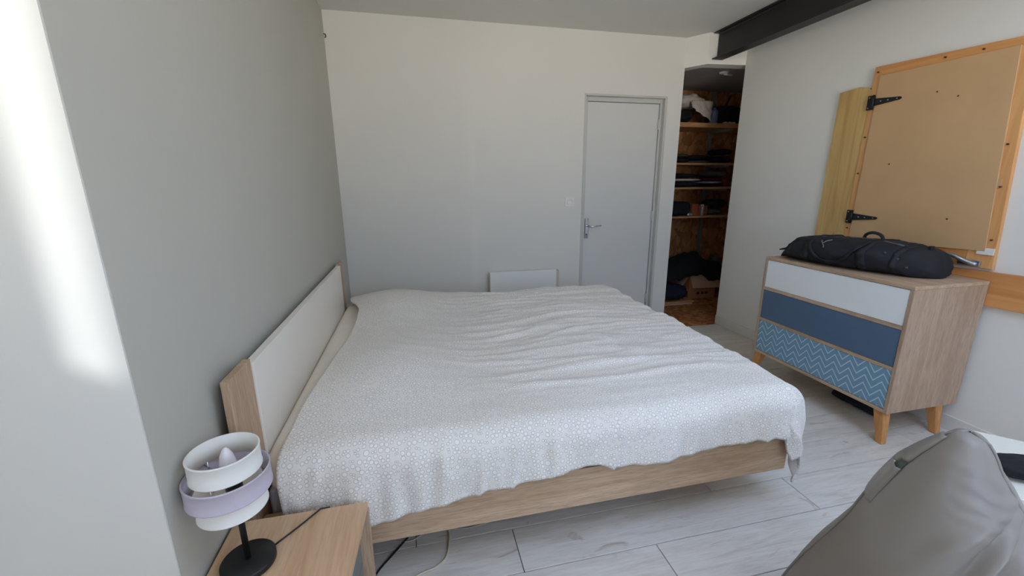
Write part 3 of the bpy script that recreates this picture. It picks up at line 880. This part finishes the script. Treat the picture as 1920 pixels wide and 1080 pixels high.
# ------------------------------------------------------------------ duffel bag on the dresser
def duffel():
    t = thing('duffel_bag', 'long black nylon duffel bag lying on top of the dresser', 'bag', (2.53, 1.95, Z1))
    # stations: y, centre x, half width, height
    st = [(2.325, 2.515, 0.110, 0.012), (2.300, 2.510, 0.128, 0.045), (2.255, 2.505, 0.145, 0.105), (2.21, 2.502, 0.155, 0.150), (2.15, 2.502, 0.160, 0.162), (2.05, 2.510, 0.165, 0.165), (1.95, 2.522, 0.168, 0.166),
          (1.85, 2.545, 0.165, 0.168), (1.77, 2.565, 0.160, 0.168), (1.70, 2.585, 0.152, 0.162), (1.64, 2.605, 0.140, 0.148), (1.60, 2.620, 0.120, 0.128), (1.575, 2.630, 0.090, 0.10), (1.562, 2.635, 0.050, 0.065), (1.558, 2.636, 0.01, 0.04)]
    zb = Z1 + 0.0015
    def stat(y):
        f = []
        ys = [-s[0] for s in st]
        for k in (1, 2, 3):
            f.append(lerp_tab([(-s[0], s[k]) for s in st], -y))
        return f
    def surf(y, a, off=0.0, raw=False):
        cx, hw, h = stat(y)
        ca, sa = math.cos(a), math.sin(a)
        ex = 2.5
        px = math.copysign(abs(ca) ** (2 / ex), ca)
        pz = math.copysign(abs(sa) ** (2 / ex), sa)
        if raw:
            wr = 0
        else:
            wr = 0.014 * nz(y * 7, a * 1.6, 2) + 0.009 * nz(y * 20, a * 3, 5) + 0.009 * max(0, 1 - abs(nz(y * 9 + a * 1.5, a * 2, 11)) * 4)
            wr *= min(1, h / 0.1)
        k = 1 + (wr + off) / max(hw, 0.03)
        z = zb + max(0.0, h * 0.46 + (h * 0.54 if pz > 0 else h * 0.46) * pz * (1 + (wr + off) / max(h, 0.03)))
        return (cx + hw * px * k, y, z)
    ys = []
    n = 60
    for i in range(n + 1):
        q = i / n
        q = q - 0.06 * math.sin(2 * PI * q)
        ys.append(2.325 + (1.558 - 2.325) * q)
    m = MB().grid([[surf(y, 2 * PI * k / 40) for k in range(40)] for y in ys], True)
    m.add([surf(ys[0], 2 * PI * k / 40) for k in range(40)], [tuple(range(40))])
    m.add([surf(ys[-1], 2 * PI * k / 40) for k in range(40)], [tuple(range(40))])
    m.build('body', 'bag', t)
    def strap(y_at, a0, a1, w, name='strap', slant=0.0, off=0.006, mat='bag_strap', parent=t):
        m = MB()
        rows = []
        for i in range(41):
            a = a0 + (a1 - a0) * i / 40
            yc = y_at(a) if callable(y_at) else y_at + slant * (a - a0)
            rows.append([surf(yc + w / 2 * e, a, off if abs(e) < 1 else 0.001) for e in (-1, -0.98, 0, 0.98, 1)])
        m.grid(rows)
        return m.build(name, mat, parent)
    PIf = PI
    # two carrying straps wrapping the body, meeting the long handle drooping along the front
    strap(2.10, 0.1, PIf * 1.25, 0.040)
    strap(1.80, 0.1, PIf * 1.25, 0.040)
    # drooping front handle: from the far strap down along the front to the near strap
    m = MB()
    rows = []
    for i in range(31):
        q = i / 30
        y = 2.10 - 0.30 * q
        dip = math.sin(PI * q) ** 0.7
        a = PIf * (0.72 + 0.42 * dip)
        rows.append([surf(y, a + e, 0.012) for e in (-0.11, 0.0, 0.11)])
    m.grid(rows)
    o = m.build('handle', 'bag_strap', t)
    s_ = o.modifiers.new('t', 'SOLIDIFY')
    s_.thickness = 0.004
    # zip along the top
    m = MB()
    m.grid([[surf(2.20 - 0.52 * i / 40, PIf * (0.56 + 0.05 * math.sin(i * 0.2)) + e, 0.004) for e in (-0.05, 0.05)] for i in range(41)])
    m.build('zip', 'zip', t)
    # near end panel seam, buckles, tabs
    strap(1.672, 0.0, PIf * 1.3, 0.022, 'end_seam', 0, 0.004)
    for y, a in ((1.66, PIf * 0.93), (1.625, PIf * 1.03), (1.71, PIf * 0.86)):
        p = Vector(surf(y, a, 0.006))
        MB().box(p.x - 0.004, p.x + 0.004, p.y - 0.005, p.y + 0.005, p.z - 0.005, p.z + 0.005).build('buckle', 'zip', t, bevel=0.002)
    p = Vector(surf(1.86, PIf * 0.5))
    m = MB().tube(smooth([(p.x, p.y + 0.055, p.z - 0.01), (p.x, p.y + 0.045, p.z + 0.018), (p.x, p.y + 0.01, p.z + 0.032), (p.x, p.y - 0.035, p.z + 0.022), (p.x, p.y - 0.055, p.z - 0.010)], 6), 0.0085, 10)
    m.build('grab_handle', 'bag_strap', t)
    p = Vector(surf(1.62, PIf * 0.5))
    MB().box(p.x - 0.012, p.x + 0.012, p.y - 0.008, p.y + 0.008, p.z - 0.01, p.z + 0.018).build('end_tab', 'bag_strap', t, bevel=0.003)
    p = Vector(surf(2.27, PIf * 0.8))
    m = MB().hexa([(p.x - .03, p.y - .02, p.z - .008), (p.x + .03, p.y - .02, p.z - .004), (p.x + .03, p.y + .035, p.z - .02), (p.x - .03, p.y + .035, p.z - .02)], [(p.x - .03, p.y - .02, p.z + .008), (p.x + .03, p.y - .02, p.z + .010), (p.x + .03, p.y + .035, p.z - .012), (p.x - .03, p.y + .035, p.z - .012)])
    m.build('end_flap', 'bag_strap', t, bevel=0.003)
    # small printed chevron mark on the front
    m = MB()
    for (ya, aa), (yb, ab) in (((2.035, 0.74), (2.005, 0.82)), ((2.005, 0.82), (1.985, 0.70)), ((2.005, 0.82), (1.992, 0.90))):
        m.tube([surf(ya, PIf * aa, 0.008), surf((ya + yb) / 2, PIf * (aa + ab) / 2, 0.008), surf(yb, PIf * ab, 0.008)], 0.0028, 6)
    m.build('logo_mark', 'logo', t)
duffel()

# ------------------------------------------------------------------ timber hatch and boards on the right wall
t = thing('wooden_hatch', 'tan hardboard wall hatch in a pine frame with black strap hinges', 'hatch', (XR, 1.85, 0.92))
A = dict(y0=1.475, y1=2.245)
def yz(poly, x0, x1, name, mat, parent, bevel=0.0015):
    return MB().prism(poly, x0, x1, 'x').build(name, mat, parent, bevel=bevel)
xf = XR - 0.001
yz([(2.252, 0.955), (2.175, 0.955), (2.190, 1.97), (2.246, 2.028)], xf - 0.022, xf, 'frame_stile', 'pine', t)
yz([(1.585, 0.915), (1.470, 0.915), (1.515, 1.70), (1.545, 2.000), (1.582, 1.962)], xf - 0.022, xf, 'frame_stile', 'pine', t)
yz([(2.247, 2.029), (1.545, 2.0015), (1.583, 1.963), (2.190, 1.971)], xf - 0.022, xf, 'frame_rail', 'pine_y', t)
yz([(2.252, 0.9545), (2.1745, 0.9545), (2.1745, 0.985), (1.5865, 1.012), (1.5865, 0.915), (2.252, 0.915)], xf - 0.022, xf, 'frame_rail', 'pine_y', t)
yz([(2.212, 0.975), (1.512, 1.003), (1.578, 1.965), (2.203, 1.972)], xf - 0.030, xf - 0.0225, 'hardboard_panel', 'hardboard', t)
def strap_hinge(z, tip_dz):
    hy = 2.226
    h = yz([(hy + .022, z - .042), (hy - .016, z - .042), (hy - .016, z + .042), (hy + .022, z + .042)], xf - 0.036, xf - 0.0305, 'strap_hinge', 'black_iron', t, 0.001)
    h2 = yz([(hy - .016, z - .022), (hy - .165, z - .008 + tip_dz), (hy - .175, z + tip_dz), (hy - .165, z + .008 + tip_dz), (hy - .016, z + .022)], xf - 0.037, xf - 0.0305, 'strap', 'black_iron', h, 0.001)
    MB().tube([(xf - .040, hy - .016, z - .042), (xf - .040, hy - .016, z + .042)], 0.007, 12).build('hinge_pin', 'black_iron', h)
    for dy, dz in ((.01, .03), (.01, -.03), (-.06, 0.0), (-.10, tip_dz * .5), (-.15, tip_dz)):
        MB().tube([(xf - .0375, hy + dy, z + dz), (xf - .0395, hy + dy, z + dz)], 0.004, 10).build('screw', 'steel', h)
strap_hinge(1.822, 0.0)
strap_hinge(1.126, 0.0)
for y, z in ((2.222, 1.995), (2.228, 1.62), (2.23, 1.40), (2.235, 1.05), (1.545, 1.90), (1.535, 1.52), (1.52, 1.32), (1.50, 1.06), (1.88, 1.99), (1.72, 1.985), (1.60, 0.935), (2.05, 1.45), (1.78, 1.78), (1.70, 1.15), (1.88, 1.82)):
    MB().tube([(xf - .0225, y, z), (xf - .0315, y, z)], 0.0042, 10).build('screw', 'print_dark', t)
MB().box(xf - 0.0275, xf - 0.0225, 1.478, 1.545, 0.985, 1.018).build('paper_label', 'plastic_white', t)['label'] = 'pale paper sticker'
MB().box(xf - 0.0265, xf - 0.0225, 2.182, 2.196, 1.170, 1.188).build('paper_label', 'plastic_white', t)['label'] = 'small white sticker'
MB().box(xf - 0.0265, xf - 0.0225, 1.522, 1.562, 1.315, 1.36).build('patch', 'hardboard', t)
# hasp latch
m = MB().tube(smooth([(xf - .035, 1.665, 0.960), (xf - .052, 1.640, 0.968), (xf - .056, 1.610, 0.962), (xf - .046, 1.570, 0.944), (xf - .034, 1.530, 0.930)], 6), [0.005] + [0.011] * 23 + [0.010], 10)
m.build('latch_lever', 'steel', t)
MB().box(xf - 0.036, xf - 0.0225, 1.515, 1.61, 0.921, 0.951).build('latch_plate', 'steel', t, bevel=0.003)
o = yz([(2.470, 0.88), (2.254, 0.88), (2.248, 1.90), (2.262, 1.915), (2.325, 1.932), (2.456, 1.923)], xf - 0.018, xf, 'pine_board', 'yellow_pine', None)
tag(o, 'upright yellow pine board fixed to the wall left of the hatch', 'board')
o = yz([(1.81, 0.722), (0.45, 0.745), (0.45, 0.925), (1.81, 0.893)], xf - 0.022, xf, 'pine_board', 'pine_y', None)
tag(o, 'horizontal orange pine board on the wall below the hatch behind dresser', 'board')

# ------------------------------------------------------------------ closet contents
shelf = []
for z, th, lab in ((1.970, 0.045, 'topmost closet shelf, thick, holding the white cloth and black bags'), (1.557, 0.020, 'second closet shelf from the top, loaded with dark folded clothes'), (1.298, 0.020, 'third closet shelf from the top with the white and maroon clothes'), (0.980, 0.020, 'lowest closet shelf with the spray can and rust boxes')):
    tg = thing('closet_shelf', lab, 'shelf', (3.16, 4.4, z - th), 'closet shelves')
    MB().box(2.382, 3.948, 4.200, 4.598, z - th, z).build('board', 'shelf_edge', tg)
    for x in (2.62, 3.46):
        MB().box(x, x + 0.03, 4.24, 4.597, z - th - 0.022, z - th - 0.0005).build('bracket', 'stud', tg)
for x in (2.62, 3.44):
    MB().box(x, x + 0.05, 4.585, 4.5995, 0.0, 2.36)
    o = MB().box(x, x + 0.05, 4.588, 4.5995, 0.0, 2.36).build('trim_2' if x < 3 else 'trim_3', 'stud')
    struct(o)

def lump(cx, cy_, z0, wx, wy, h, seed=0, rough=0.12, sag=2.4, n=22):
    m = MB()
    rows = []
    for i in range(n + 1):
        ph = PI * i / n
        row = []
        for k in range(2 * n):
            th = 2 * PI * k / (2 * n)
            sx_, cx_ = math.sin(ph), math.cos(ph)
            e = 2 / sag
            px = math.copysign(abs(math.cos(th)) ** e, math.cos(th)) * sx_ ** e
            py = math.copysign(abs(math.sin(th)) ** e, math.sin(th)) * sx_ ** e
            pz = math.copysign(abs(cx_) ** e, cx_)
            d = 1 + rough * nz(px * 2.2 + seed, py * 2.2, pz * 2.2 + seed * 1.7) + rough * 0.6 * nz(px * 5 + seed, py * 5, pz * 5)
            row.append((cx + wx / 2 * px * min(1.04, d), cy_ + wy / 2 * py * min(1.02, d), max(z0, z0 + h / 2 + h / 2 * pz * min(1.0, d * 0.92))))
        rows.append(row)
    m.grid(rows, True)
    return m
def cloth(name, mat, label, cat, cx, cy_, z0, wx, wy, h, seed, rough=0.12, sag=2.6, group=None):
    o = lump(cx, cy_, z0 + 0.001, wx, wy, h, seed, rough, sag).build(name, mat, origin=(cx, cy_, z0))
    tag(o, label, cat, group)
    return o
G = 'clothes on the closet shelves'
# top shelf
cloth('folded_garment', 'black_cloth', 'black folded clothes at the left end of the top closet shelf under the white cloth', 'clothes', 2.83, 4.38, 1.970, 0.34, 0.34, 0.15, 1, group=G)
cloth('crumpled_cloth', 'white_cloth', 'crumpled white cloth hanging over black clothes on the top closet shelf', 'cloth', 2.98, 4.40, 2.122, 0.40, 0.32, 0.17, 2, 0.35, 2.0, group=G)
m = MB()
rows = []
for i in range(13):
    q = i / 12
    rows.append([(2.92 + 0.245 * p + 0.03 * nz(p * 4, q * 4, 7), 4.215 - 0.012 + 0.018 * nz(p * 6, q * 3, 3), 2.19 - (0.20) * q * (0.35 + 0.65 * p) + 0.02 * nz(p * 5, q * 2, 1)) for p in [k / 12 for k in range(13)]])
m.grid(rows)
o = m.build('cloth_flap', 'white_cloth', origin=(3.1, 4.2, 2.0))
s_ = o.modifiers.new('t', 'SOLIDIFY'); s_.thickness = 0.006
tag(o, 'pale shirt sleeve hanging down in front of the top closet shelf', 'clothes', G)
t = thing('plastic_bottle', 'blue grey plastic bottle between white cloth and black bag', 'bottle', (3.245, 4.27, 1.970))
MB().lathe([(0, 0), (0.042, 0), (0.046, 0.006), (0.046, 0.115), (0.040, 0.135), (0.022, 0.145), (0.0, 0.1455)], (3.245, 4.27, 1.971), 28).build('body', 'blue_plastic', t)
MB().lathe([(0, 0), (0.018, 0), (0.018, 0.02), (0, 0.021)], (3.245, 4.27, 2.117), 20).build('cap', 'blue_plastic', t)
t = thing('backpack', 'black backpack with a strap standing at the right end of the top closet shelf', 'bag', (3.46, 4.42, 1.970))
lump(3.48, 4.42, 1.971, 0.36, 0.30, 0.215, 4, 0.08, 3.2).build('body', 'black_cloth', t)
MB().tube(smooth([(3.40, 4.30, 2.16), (3.42, 4.28, 2.22), (3.46, 4.30, 2.27), (3.48, 4.36, 2.23), (3.49, 4.40, 2.16)]), 0.010, 8).build('strap', 'bag_strap', t)
MB().box(3.385, 3.405, 4.262, 4.276, 2.155, 2.168).build('buckle', 'maroon_cloth', t, bevel=0.002)
for k, (x, lab) in enumerate(((3.37, 'small rolled white cloth, left of three at the front edge of the top closet shelf'), (3.425, 'small rolled white cloth, middle of three at the front edge of the top closet shelf'), (3.475, 'small rolled white cloth, right of three at the front edge of the top closet shelf'))):
    cloth('rolled_cloth', 'white_cloth', lab, 'cloth', x, 4.235, 1.970, 0.045, 0.04, 0.022, 30 + k, 0.2, group='rolled white cloths')
# second shelf
for args in (('black_cloth', 'black jumper, bottom of the left pile on the second closet shelf', 2.86, 4.40, 1.557, 0.33, 0.34, 0.055, 5),
             ('olive_cloth', 'dark olive shirt on top of the left pile, second closet shelf', 2.87, 4.40, 1.613, 0.31, 0.32, 0.048, 6),
             ('grey_cloth', 'thin grey top, bottom of the middle pile on the second closet shelf', 3.15, 4.40, 1.557, 0.28, 0.34, 0.032, 7),
             ('black_cloth', 'black trousers on the grey top in the middle pile, second closet shelf', 3.15, 4.40, 1.590, 0.27, 0.33, 0.060, 8),
             ('navy_cloth', 'navy jumper, bottom of the right pile on the second closet shelf', 3.43, 4.40, 1.557, 0.28, 0.34, 0.060, 9),
             ('olive_cloth', 'olive cardigan in the right pile on the second closet shelf', 3.43, 4.40, 1.618, 0.27, 0.32, 0.030, 10),
             ('black_cloth', 'rolled black hoodie topping the right pile, second closet shelf', 3.49, 4.42, 1.649, 0.23, 0.26, 0.075, 11)):
    cloth('folded_garment', args[0], args[1], 'clothes', *args[2:], group=G)
# third shelf
for args in (('navy_cloth', 'dark navy trousers, bottom of the left pile on the third closet shelf', 2.96, 4.40, 1.298, 0.44, 0.34, 0.060, 12),
             ('white_cloth', 'white shirt in the middle of the black pile on the third closet shelf', 2.97, 4.38, 1.359, 0.44, 0.34, 0.035, 13),
             ('black_cloth', 'black sweater topping the left pile on the third closet shelf', 2.95, 4.40, 1.395, 0.42, 0.32, 0.055, 14),
             ('black_cloth', 'black trousers, bottom of the right pile on the third closet shelf', 3.35, 4.40, 1.298, 0.32, 0.34, 0.035, 15),
             ('lavender_cloth', 'pale lavender shirt under the maroon one on the third closet shelf', 3.33, 4.39, 1.334, 0.28, 0.33, 0.030, 16),
             ('maroon_cloth', 'maroon top in the right pile on the third closet shelf', 3.33, 4.40, 1.365, 0.28, 0.32, 0.032, 17),
             ('grey_cloth', 'bulky grey sweater topping the right pile on the third closet shelf', 3.41, 4.42, 1.398, 0.26, 0.30, 0.090, 18)):
    cloth('folded_garment', args[0], args[1], 'clothes', *args[2:], group=G)
# lowest shelf
t = thing('toiletry_bag', 'boxy black bag at the left end of the lowest closet shelf', 'bag', (2.92, 4.38, 0.98))
lump(2.92, 4.38, 0.981, 0.30, 0.30, 0.165, 19, 0.05, 4.5).build('body', 'black_cloth', t)
cloth('bag_glint', 'metallic', 'lump added as a foil wrapper in front of the black bag on the lowest closet shelf', 'glint', 3.03, 4.218, 0.98, 0.07, 0.03, 0.035, 20, 0.5)  # small shiny lump added for the silver glint on the bag
for x0, x1, h, lab in ((3.095, 3.175, 0.125, 'rust coloured box next to the black bag on the lowest closet shelf'), (3.18, 3.30, 0.105, 'rust coloured box behind the spray can on the lowest closet shelf')):
    t = thing('small_box', lab, 'box', ((x0 + x1) / 2, 4.36, 0.98), 'rust boxes on the lowest shelf')
    MB().box(x0, x1, 4.28, 4.46, 0.981, 0.981 + h).build('carton', 'card_rust', t, bevel=0.002)
    MB().box(x0 + 0.002, x1 - 0.002, 4.277, 4.463, 0.9815 + h, 0.986 + h).build('lid', 'card', t)
t = thing('spray_can', 'silver and lilac spray can with white cap on the lowest closet shelf', 'can', (3.205, 4.245, 0.98))
MB().lathe([(0, 0), (0.020, 0), (0.022, 0.003), (0.022, 0.095), (0.018, 0.102), (0, 0.103)], (3.205, 4.245, 0.981), 24).build('body', 'can', t)
MB().lathe([(0, 0), (0.017, 0), (0.018, 0.018), (0.012, 0.024), (0, 0.025)], (3.200, 4.245, 1.084), 20).build('cap', 'plastic_white', t)
cloth('folded_garment', 'grey_cloth', 'dark grey scarf under black cloth at the right of the lowest closet shelf', 'clothes', 3.43, 4.40, 0.98, 0.22, 0.26, 0.075, 21, 0.2, group=G)
cloth('folded_garment', 'black_cloth', 'black cloth heap at the right end of the lowest closet shelf', 'clothes', 3.45, 4.38, 1.056, 0.24, 0.26, 0.105, 22, 0.25, group=G)
# closet floor
t = thing('cardboard_box', 'open brown cardboard box with folded-down flap on the closet floor', 'box', (3.28, 4.38, 0))
bx0, bx1, by0, by1, bh = 3.10, 3.455, 4.20, 4.56, 0.305
m = MB().box(bx0, bx1, by0, by0 + 0.006, 0.001, bh).box(bx0, bx1, by1 - 0.006, by1, 0.001, bh).box(bx0, bx0 + 0.006, by0 + 0.006, by1 - 0.006, 0.001, bh).box(bx1 - 0.006, bx1, by0 + 0.006, by1 - 0.006, 0.001, bh).box(bx0, bx1, by0, by1, 0.0005, 0.006)
m.build('carton', 'card', t)
MB().hexa([(bx0 + 0.01, by0 - 0.055, bh - 0.155), (bx1 + 0.02, by0 - 0.055, bh - 0.165), (bx1 + 0.02, by0 - 0.050, bh - 0.165), (bx0 + 0.01, by0 - 0.050, bh - 0.155)], [(bx0, by0 - 0.006, bh), (bx1, by0 - 0.006, bh), (bx1, by0 - 0.001, bh), (bx0, by0 - 0.001, bh)]).build('flap', 'card_pale', t)
MB().hexa([(bx0 - 0.10, by0 + 0.02, bh - 0.17), (bx0 - 0.10, by1 - 0.02, bh - 0.17), (bx0 - 0.095, by1 - 0.02, bh - 0.172), (bx0 - 0.095, by0 + 0.02, bh - 0.172)], [(bx0 - 0.006, by0, bh), (bx0 - 0.006, by1, bh), (bx0 - 0.001, by1, bh), (bx0 - 0.001, by0, bh)]).build('flap', 'card_pale', t)
for x in (3.21, 3.27, 3.32):
    MB().box(x, x + 0.035, by0 - 0.0015, by0 - 0.0002, 0.055, 0.085).build('printed_mark', 'print_dark', t)
# coat heaped over the box
m = MB()
rows = []
for i in range(37):
    p = i / 36
    row = []
    for j in range(25):
        q = j / 24
        x = 2.70 + 0.83 * p
        y = 4.16 + 0.42 * q
        zz_ = lerp_tab([(0, 0.34), (0.25, 0.44), (0.5, 0.54), (0.62, 0.53), (0.75, 0.44), (1.0, 0.40)], p) * (0.82 + 0.18 * math.sin(PI * min(1, q * 1.2)))
        if q < 0.15:
            zz_ -= (0.15 - q) / 0.15 * lerp_tab([(0, 0.06), (0.35, 0.12), (0.6, 0.15), (1.0, 0.10)], p)
        zz_ += 0.035 * nz(x * 7, y * 7, 3) + 0.02 * nz(x * 16, y * 16, 5)
        if x > 3.06:
            zz_ = max(zz_, bh + 0.006) if y > by0 - 0.012 else zz_
        row.append((x, y + 0.01 * nz(x * 9, q * 3), zz_))
    rows.append(row)
m.grid(rows)
o = m.build('coat', 'black_cloth', origin=(3.2, 4.38, 0.31))
s_ = o.modifiers.new('t', 'SOLIDIFY'); s_.thickness = 0.012; s_.offset = 1
tag(o, 'black coat heaped over the open cardboard box in the closet', 'coat')
cloth('storage_bag', 'grey_cloth', 'grey folded bag behind the black coat at the right of the closet', 'bag', 3.62, 4.47, 0.0, 0.09, 0.22, 0.50, 26, 0.1)
cloth('travel_bag', 'navy_cloth', 'dark navy soft bag on the closet floor left of the cardboard box', 'bag', 2.80, 4.14, 0.045, 0.38, 0.30, 0.18, 24, 0.15)
for k, (z, lab) in enumerate(((0.0, 'flat wooden board lowest under the navy bag on the closet floor'), (0.022, 'flat wooden board directly under the navy bag on the closet floor'))):
    o = MB().box(2.66, 3.03 + 0.02 * k, 4.02, 4.19, z + 0.001, z + 0.019).build('wooden_board', 'shelf_edge' if k else 'card_pale', origin=(2.86, 4.1, z), bevel=0.002)
    tag(o, lab, 'board', 'boards on the closet floor')
t = thing('ceiling_rose', 'white plastic light fitting on the closet ceiling', 'light', (2.955, 3.80, 2.369))
MB().lathe([(0, 0), (0.045, 0), (0.043, -0.012), (0.02, -0.02), (0, -0.02)], (2.955, 3.80, 2.3695), 28).build('base', 'plastic_white', t)
MB().tube([(2.955, 3.80, 2.35), (3.00, 3.80, 2.345), (3.04, 3.795, 2.345)], 0.008, 8).build('wire', 'plastic_white', t)

# ------------------------------------------------------------------ low white table with pouch
A_ = Vector((1.958, 0.979)); e1 = Vector((0.676, -0.737)); e2 = Vector((-0.737, -0.676))
t = thing('low_table', 'low white table standing near the right wall behind the bean bag', 'table', (2.13, 0.55, 0))
def quad(a0, a1, b0, b1):
    return [tuple(A_ + e1 * a + e2 * b) for a, b in ((a0, b0), (a1, b0), (a1, b1), (a0, b1))]
MB().prism(quad(0, 0.9, 0, 0.42), 0.430, 0.450).build('table_top', 'table_white', t, bevel=0.002)
MB().prism(quad(0.03, 0.87, 0.03, 0.39), 0.38, 0.4295).build('apron', 'table_white', t)
for a in (0.03, 0.825):
    for b in (0.03, 0.345):
        MB().prism(quad(a, a + 0.045, b, b + 0.045), 0.0, 0.3795).build('leg', 'table_white', t)
m = lump(0, 0, 0, 0.26, 0.11, 0.055, 27, 0.12, 2.6)
a = math.atan2(-0.45, 0.89)
pc = Vector((1.83, 0.735))
m.v = [(pc.x + x * math.cos(a) - y * math.sin(a), pc.y + x * math.sin(a) + y * math.cos(a), z + 0.4515) for x, y, z in m.v]
tag(m.build('pouch', 'black_cloth', origin=(pc.x, pc.y, 0.4515)), 'soft black pouch lying on the low white table', 'pouch')

# ------------------------------------------------------------------ bean bag
def beanbag():
    P = Vector((1.2, 0.6)); d = P.normalized(); u = Vector((d.y, -d.x))
    t = thing('bean_bag', 'large taupe nylon bean bag chair with a peaked top', 'bean bag', (1.25, 0.55, 0))
    left = [(0.0, -0.315), (0.127, -0.285), (0.348, -0.210), (0.487, -0.156), (0.575, -0.124), (0.679, -0.083), (0.724, -0.057), (0.768, -0.028), (0.79, -0.012), (0.794, 0.008)]
    right = [(0.0, 0.50), (0.2, 0.42), (0.4, 0.285), (0.55, 0.185), (0.65, 0.116), (0.68, 0.099), (0.718, 0.073), (0.762, 0.053), (0.785, 0.038), (0.794, 0.012)]
    dep = [(0.0, 0.27), (0.1, 0.30), (0.3, 0.26), (0.5, 0.19), (0.65, 0.12), (0.74, 0.075), (0.785, 0.035), (0.794, 0.004)]
    def pt(z, a, off=0.0):
        l, r, b = lerp_tab(left, z), lerp_tab(right, z), lerp_tab(dep, z)
        c, h = (l + r) / 2, (r - l) / 2
        ca, sa = math.cos(a), math.sin(a)
        k = 0.0
        # creases gathered towards the right seam, facing the camera
        s0 = c + h * ca
        front = max(0.0, -sa) ** 0.5
        vx, vz = s0 - 0.125, 0.725 - z
        rr_ = math.hypot(vx, vz)
        ph = math.atan2(vx, vz) + 0.10 * nz(s0 * 8, z * 8, 2)
        amp = min(1, max(0, (rr_ - 0.03) / 0.10)) * math.exp(-((rr_ - 0.15) / 0.16) ** 2)
        for p0, w0, h0 in ((-0.62, 0.10, 0.016), (-0.36, 0.06, -0.020), (-0.24, 0.05, 0.010), (-0.12, 0.045, -0.016), (0.00, 0.05, 0.010), (0.12, 0.045, -0.014), (0.26, 0.05, 0.008)):
            k += front * amp * h0 * math.exp(-((ph - p0) / w0) ** 2)
        wz = math.exp(-((s0 - 0.075) / 0.05) ** 2) * math.exp(-((z - 0.70) / 0.065) ** 2)
        k += front * wz * 0.0045 * math.sin((z + 0.35 * s0 + 0.012 * nz(s0 * 20, z * 20)) * 230)
        k += 0.010 * nz(s0 * 5, z * 5 + a, 8)
        k += front * 0.008 * (1 - abs(nz((s0 * 0.8 - z * 0.55) * 8, (z + s0) * 1.5, 12)) * 2.4) * max(0.25, min(1, (s0 + 0.12) / 0.15))
        k *= min(1, (0.794 - z) / 0.2)
        q = P + u * (c + (h + k + off) * ca) + d * ((b + k + off) * sa)
        zc = z
        return (q.x, q.y, max(0.001, zc))
    zs = [0.001, 0.02, 0.05, 0.1, 0.15, 0.2, 0.25, 0.3] + [0.3 + 0.005 * i for i in range(1, 96)] + [0.781, 0.786, 0.790, 0.794]
    na = 200
    m = MB().grid([[pt(z, 2 * PI * k / na) for k in range(na)] for z in zs], True)
    m.add([pt(0.001, 2 * PI * k / na) for k in range(na)], [tuple(range(na))])
    o = m.build('cover', 'nylon', t)
    # piped seams on the two edges
    for a, nm in ((PI * 1.045, 'seam'), (-PI * 0.045, 'seam')):
        MB().tube([pt(0.03 + 0.765 * i / 50, a, 0.0015) for i in range(51)], 0.0035, 8).build(nm, 'nylon', t)
    # carrying band sewn along the left seam, with a hand slot showing the lining
    def band(z):
        q = (z - 0.56) / 0.215
        return 0.006 + 0.005 * math.sin(PI * max(0, min(1, q))) ** 0.7
    def bandgrid(z0, z1, a0, a1, nzs, nas):
        return [[pt(z0 + (z1 - z0) * i / nzs, a0 + (a1 - a0) * j / nas, band(z0 + (z1 - z0) * i / nzs) * (1 if j < nas else 0.15)) for j in range(nas + 1)] for i in range(nzs + 1)]
    m = MB()
    m.grid(bandgrid(0.56, 0.668, PI * 0.97, PI * 1.15, 14, 8))
    m.grid(bandgrid(0.668, 0.690, PI * 0.97, PI * 1.06, 5, 4))
    m.grid(bandgrid(0.690, 0.775, PI * 0.97, PI * 1.15, 12, 8))
    o = m.build('carry_band', 'nylon', t)
    s_ = o.modifiers.new('t', 'SOLIDIFY'); s_.thickness = 0.002
    m = MB().grid([[pt(0.655 + 0.045 * i / 10, PI * (1.03 + 0.12 * j / 5), 0.0025) for j in range(6)] for i in range(11)])
    m.build('slot_lining', 'slot', t)
beanbag()
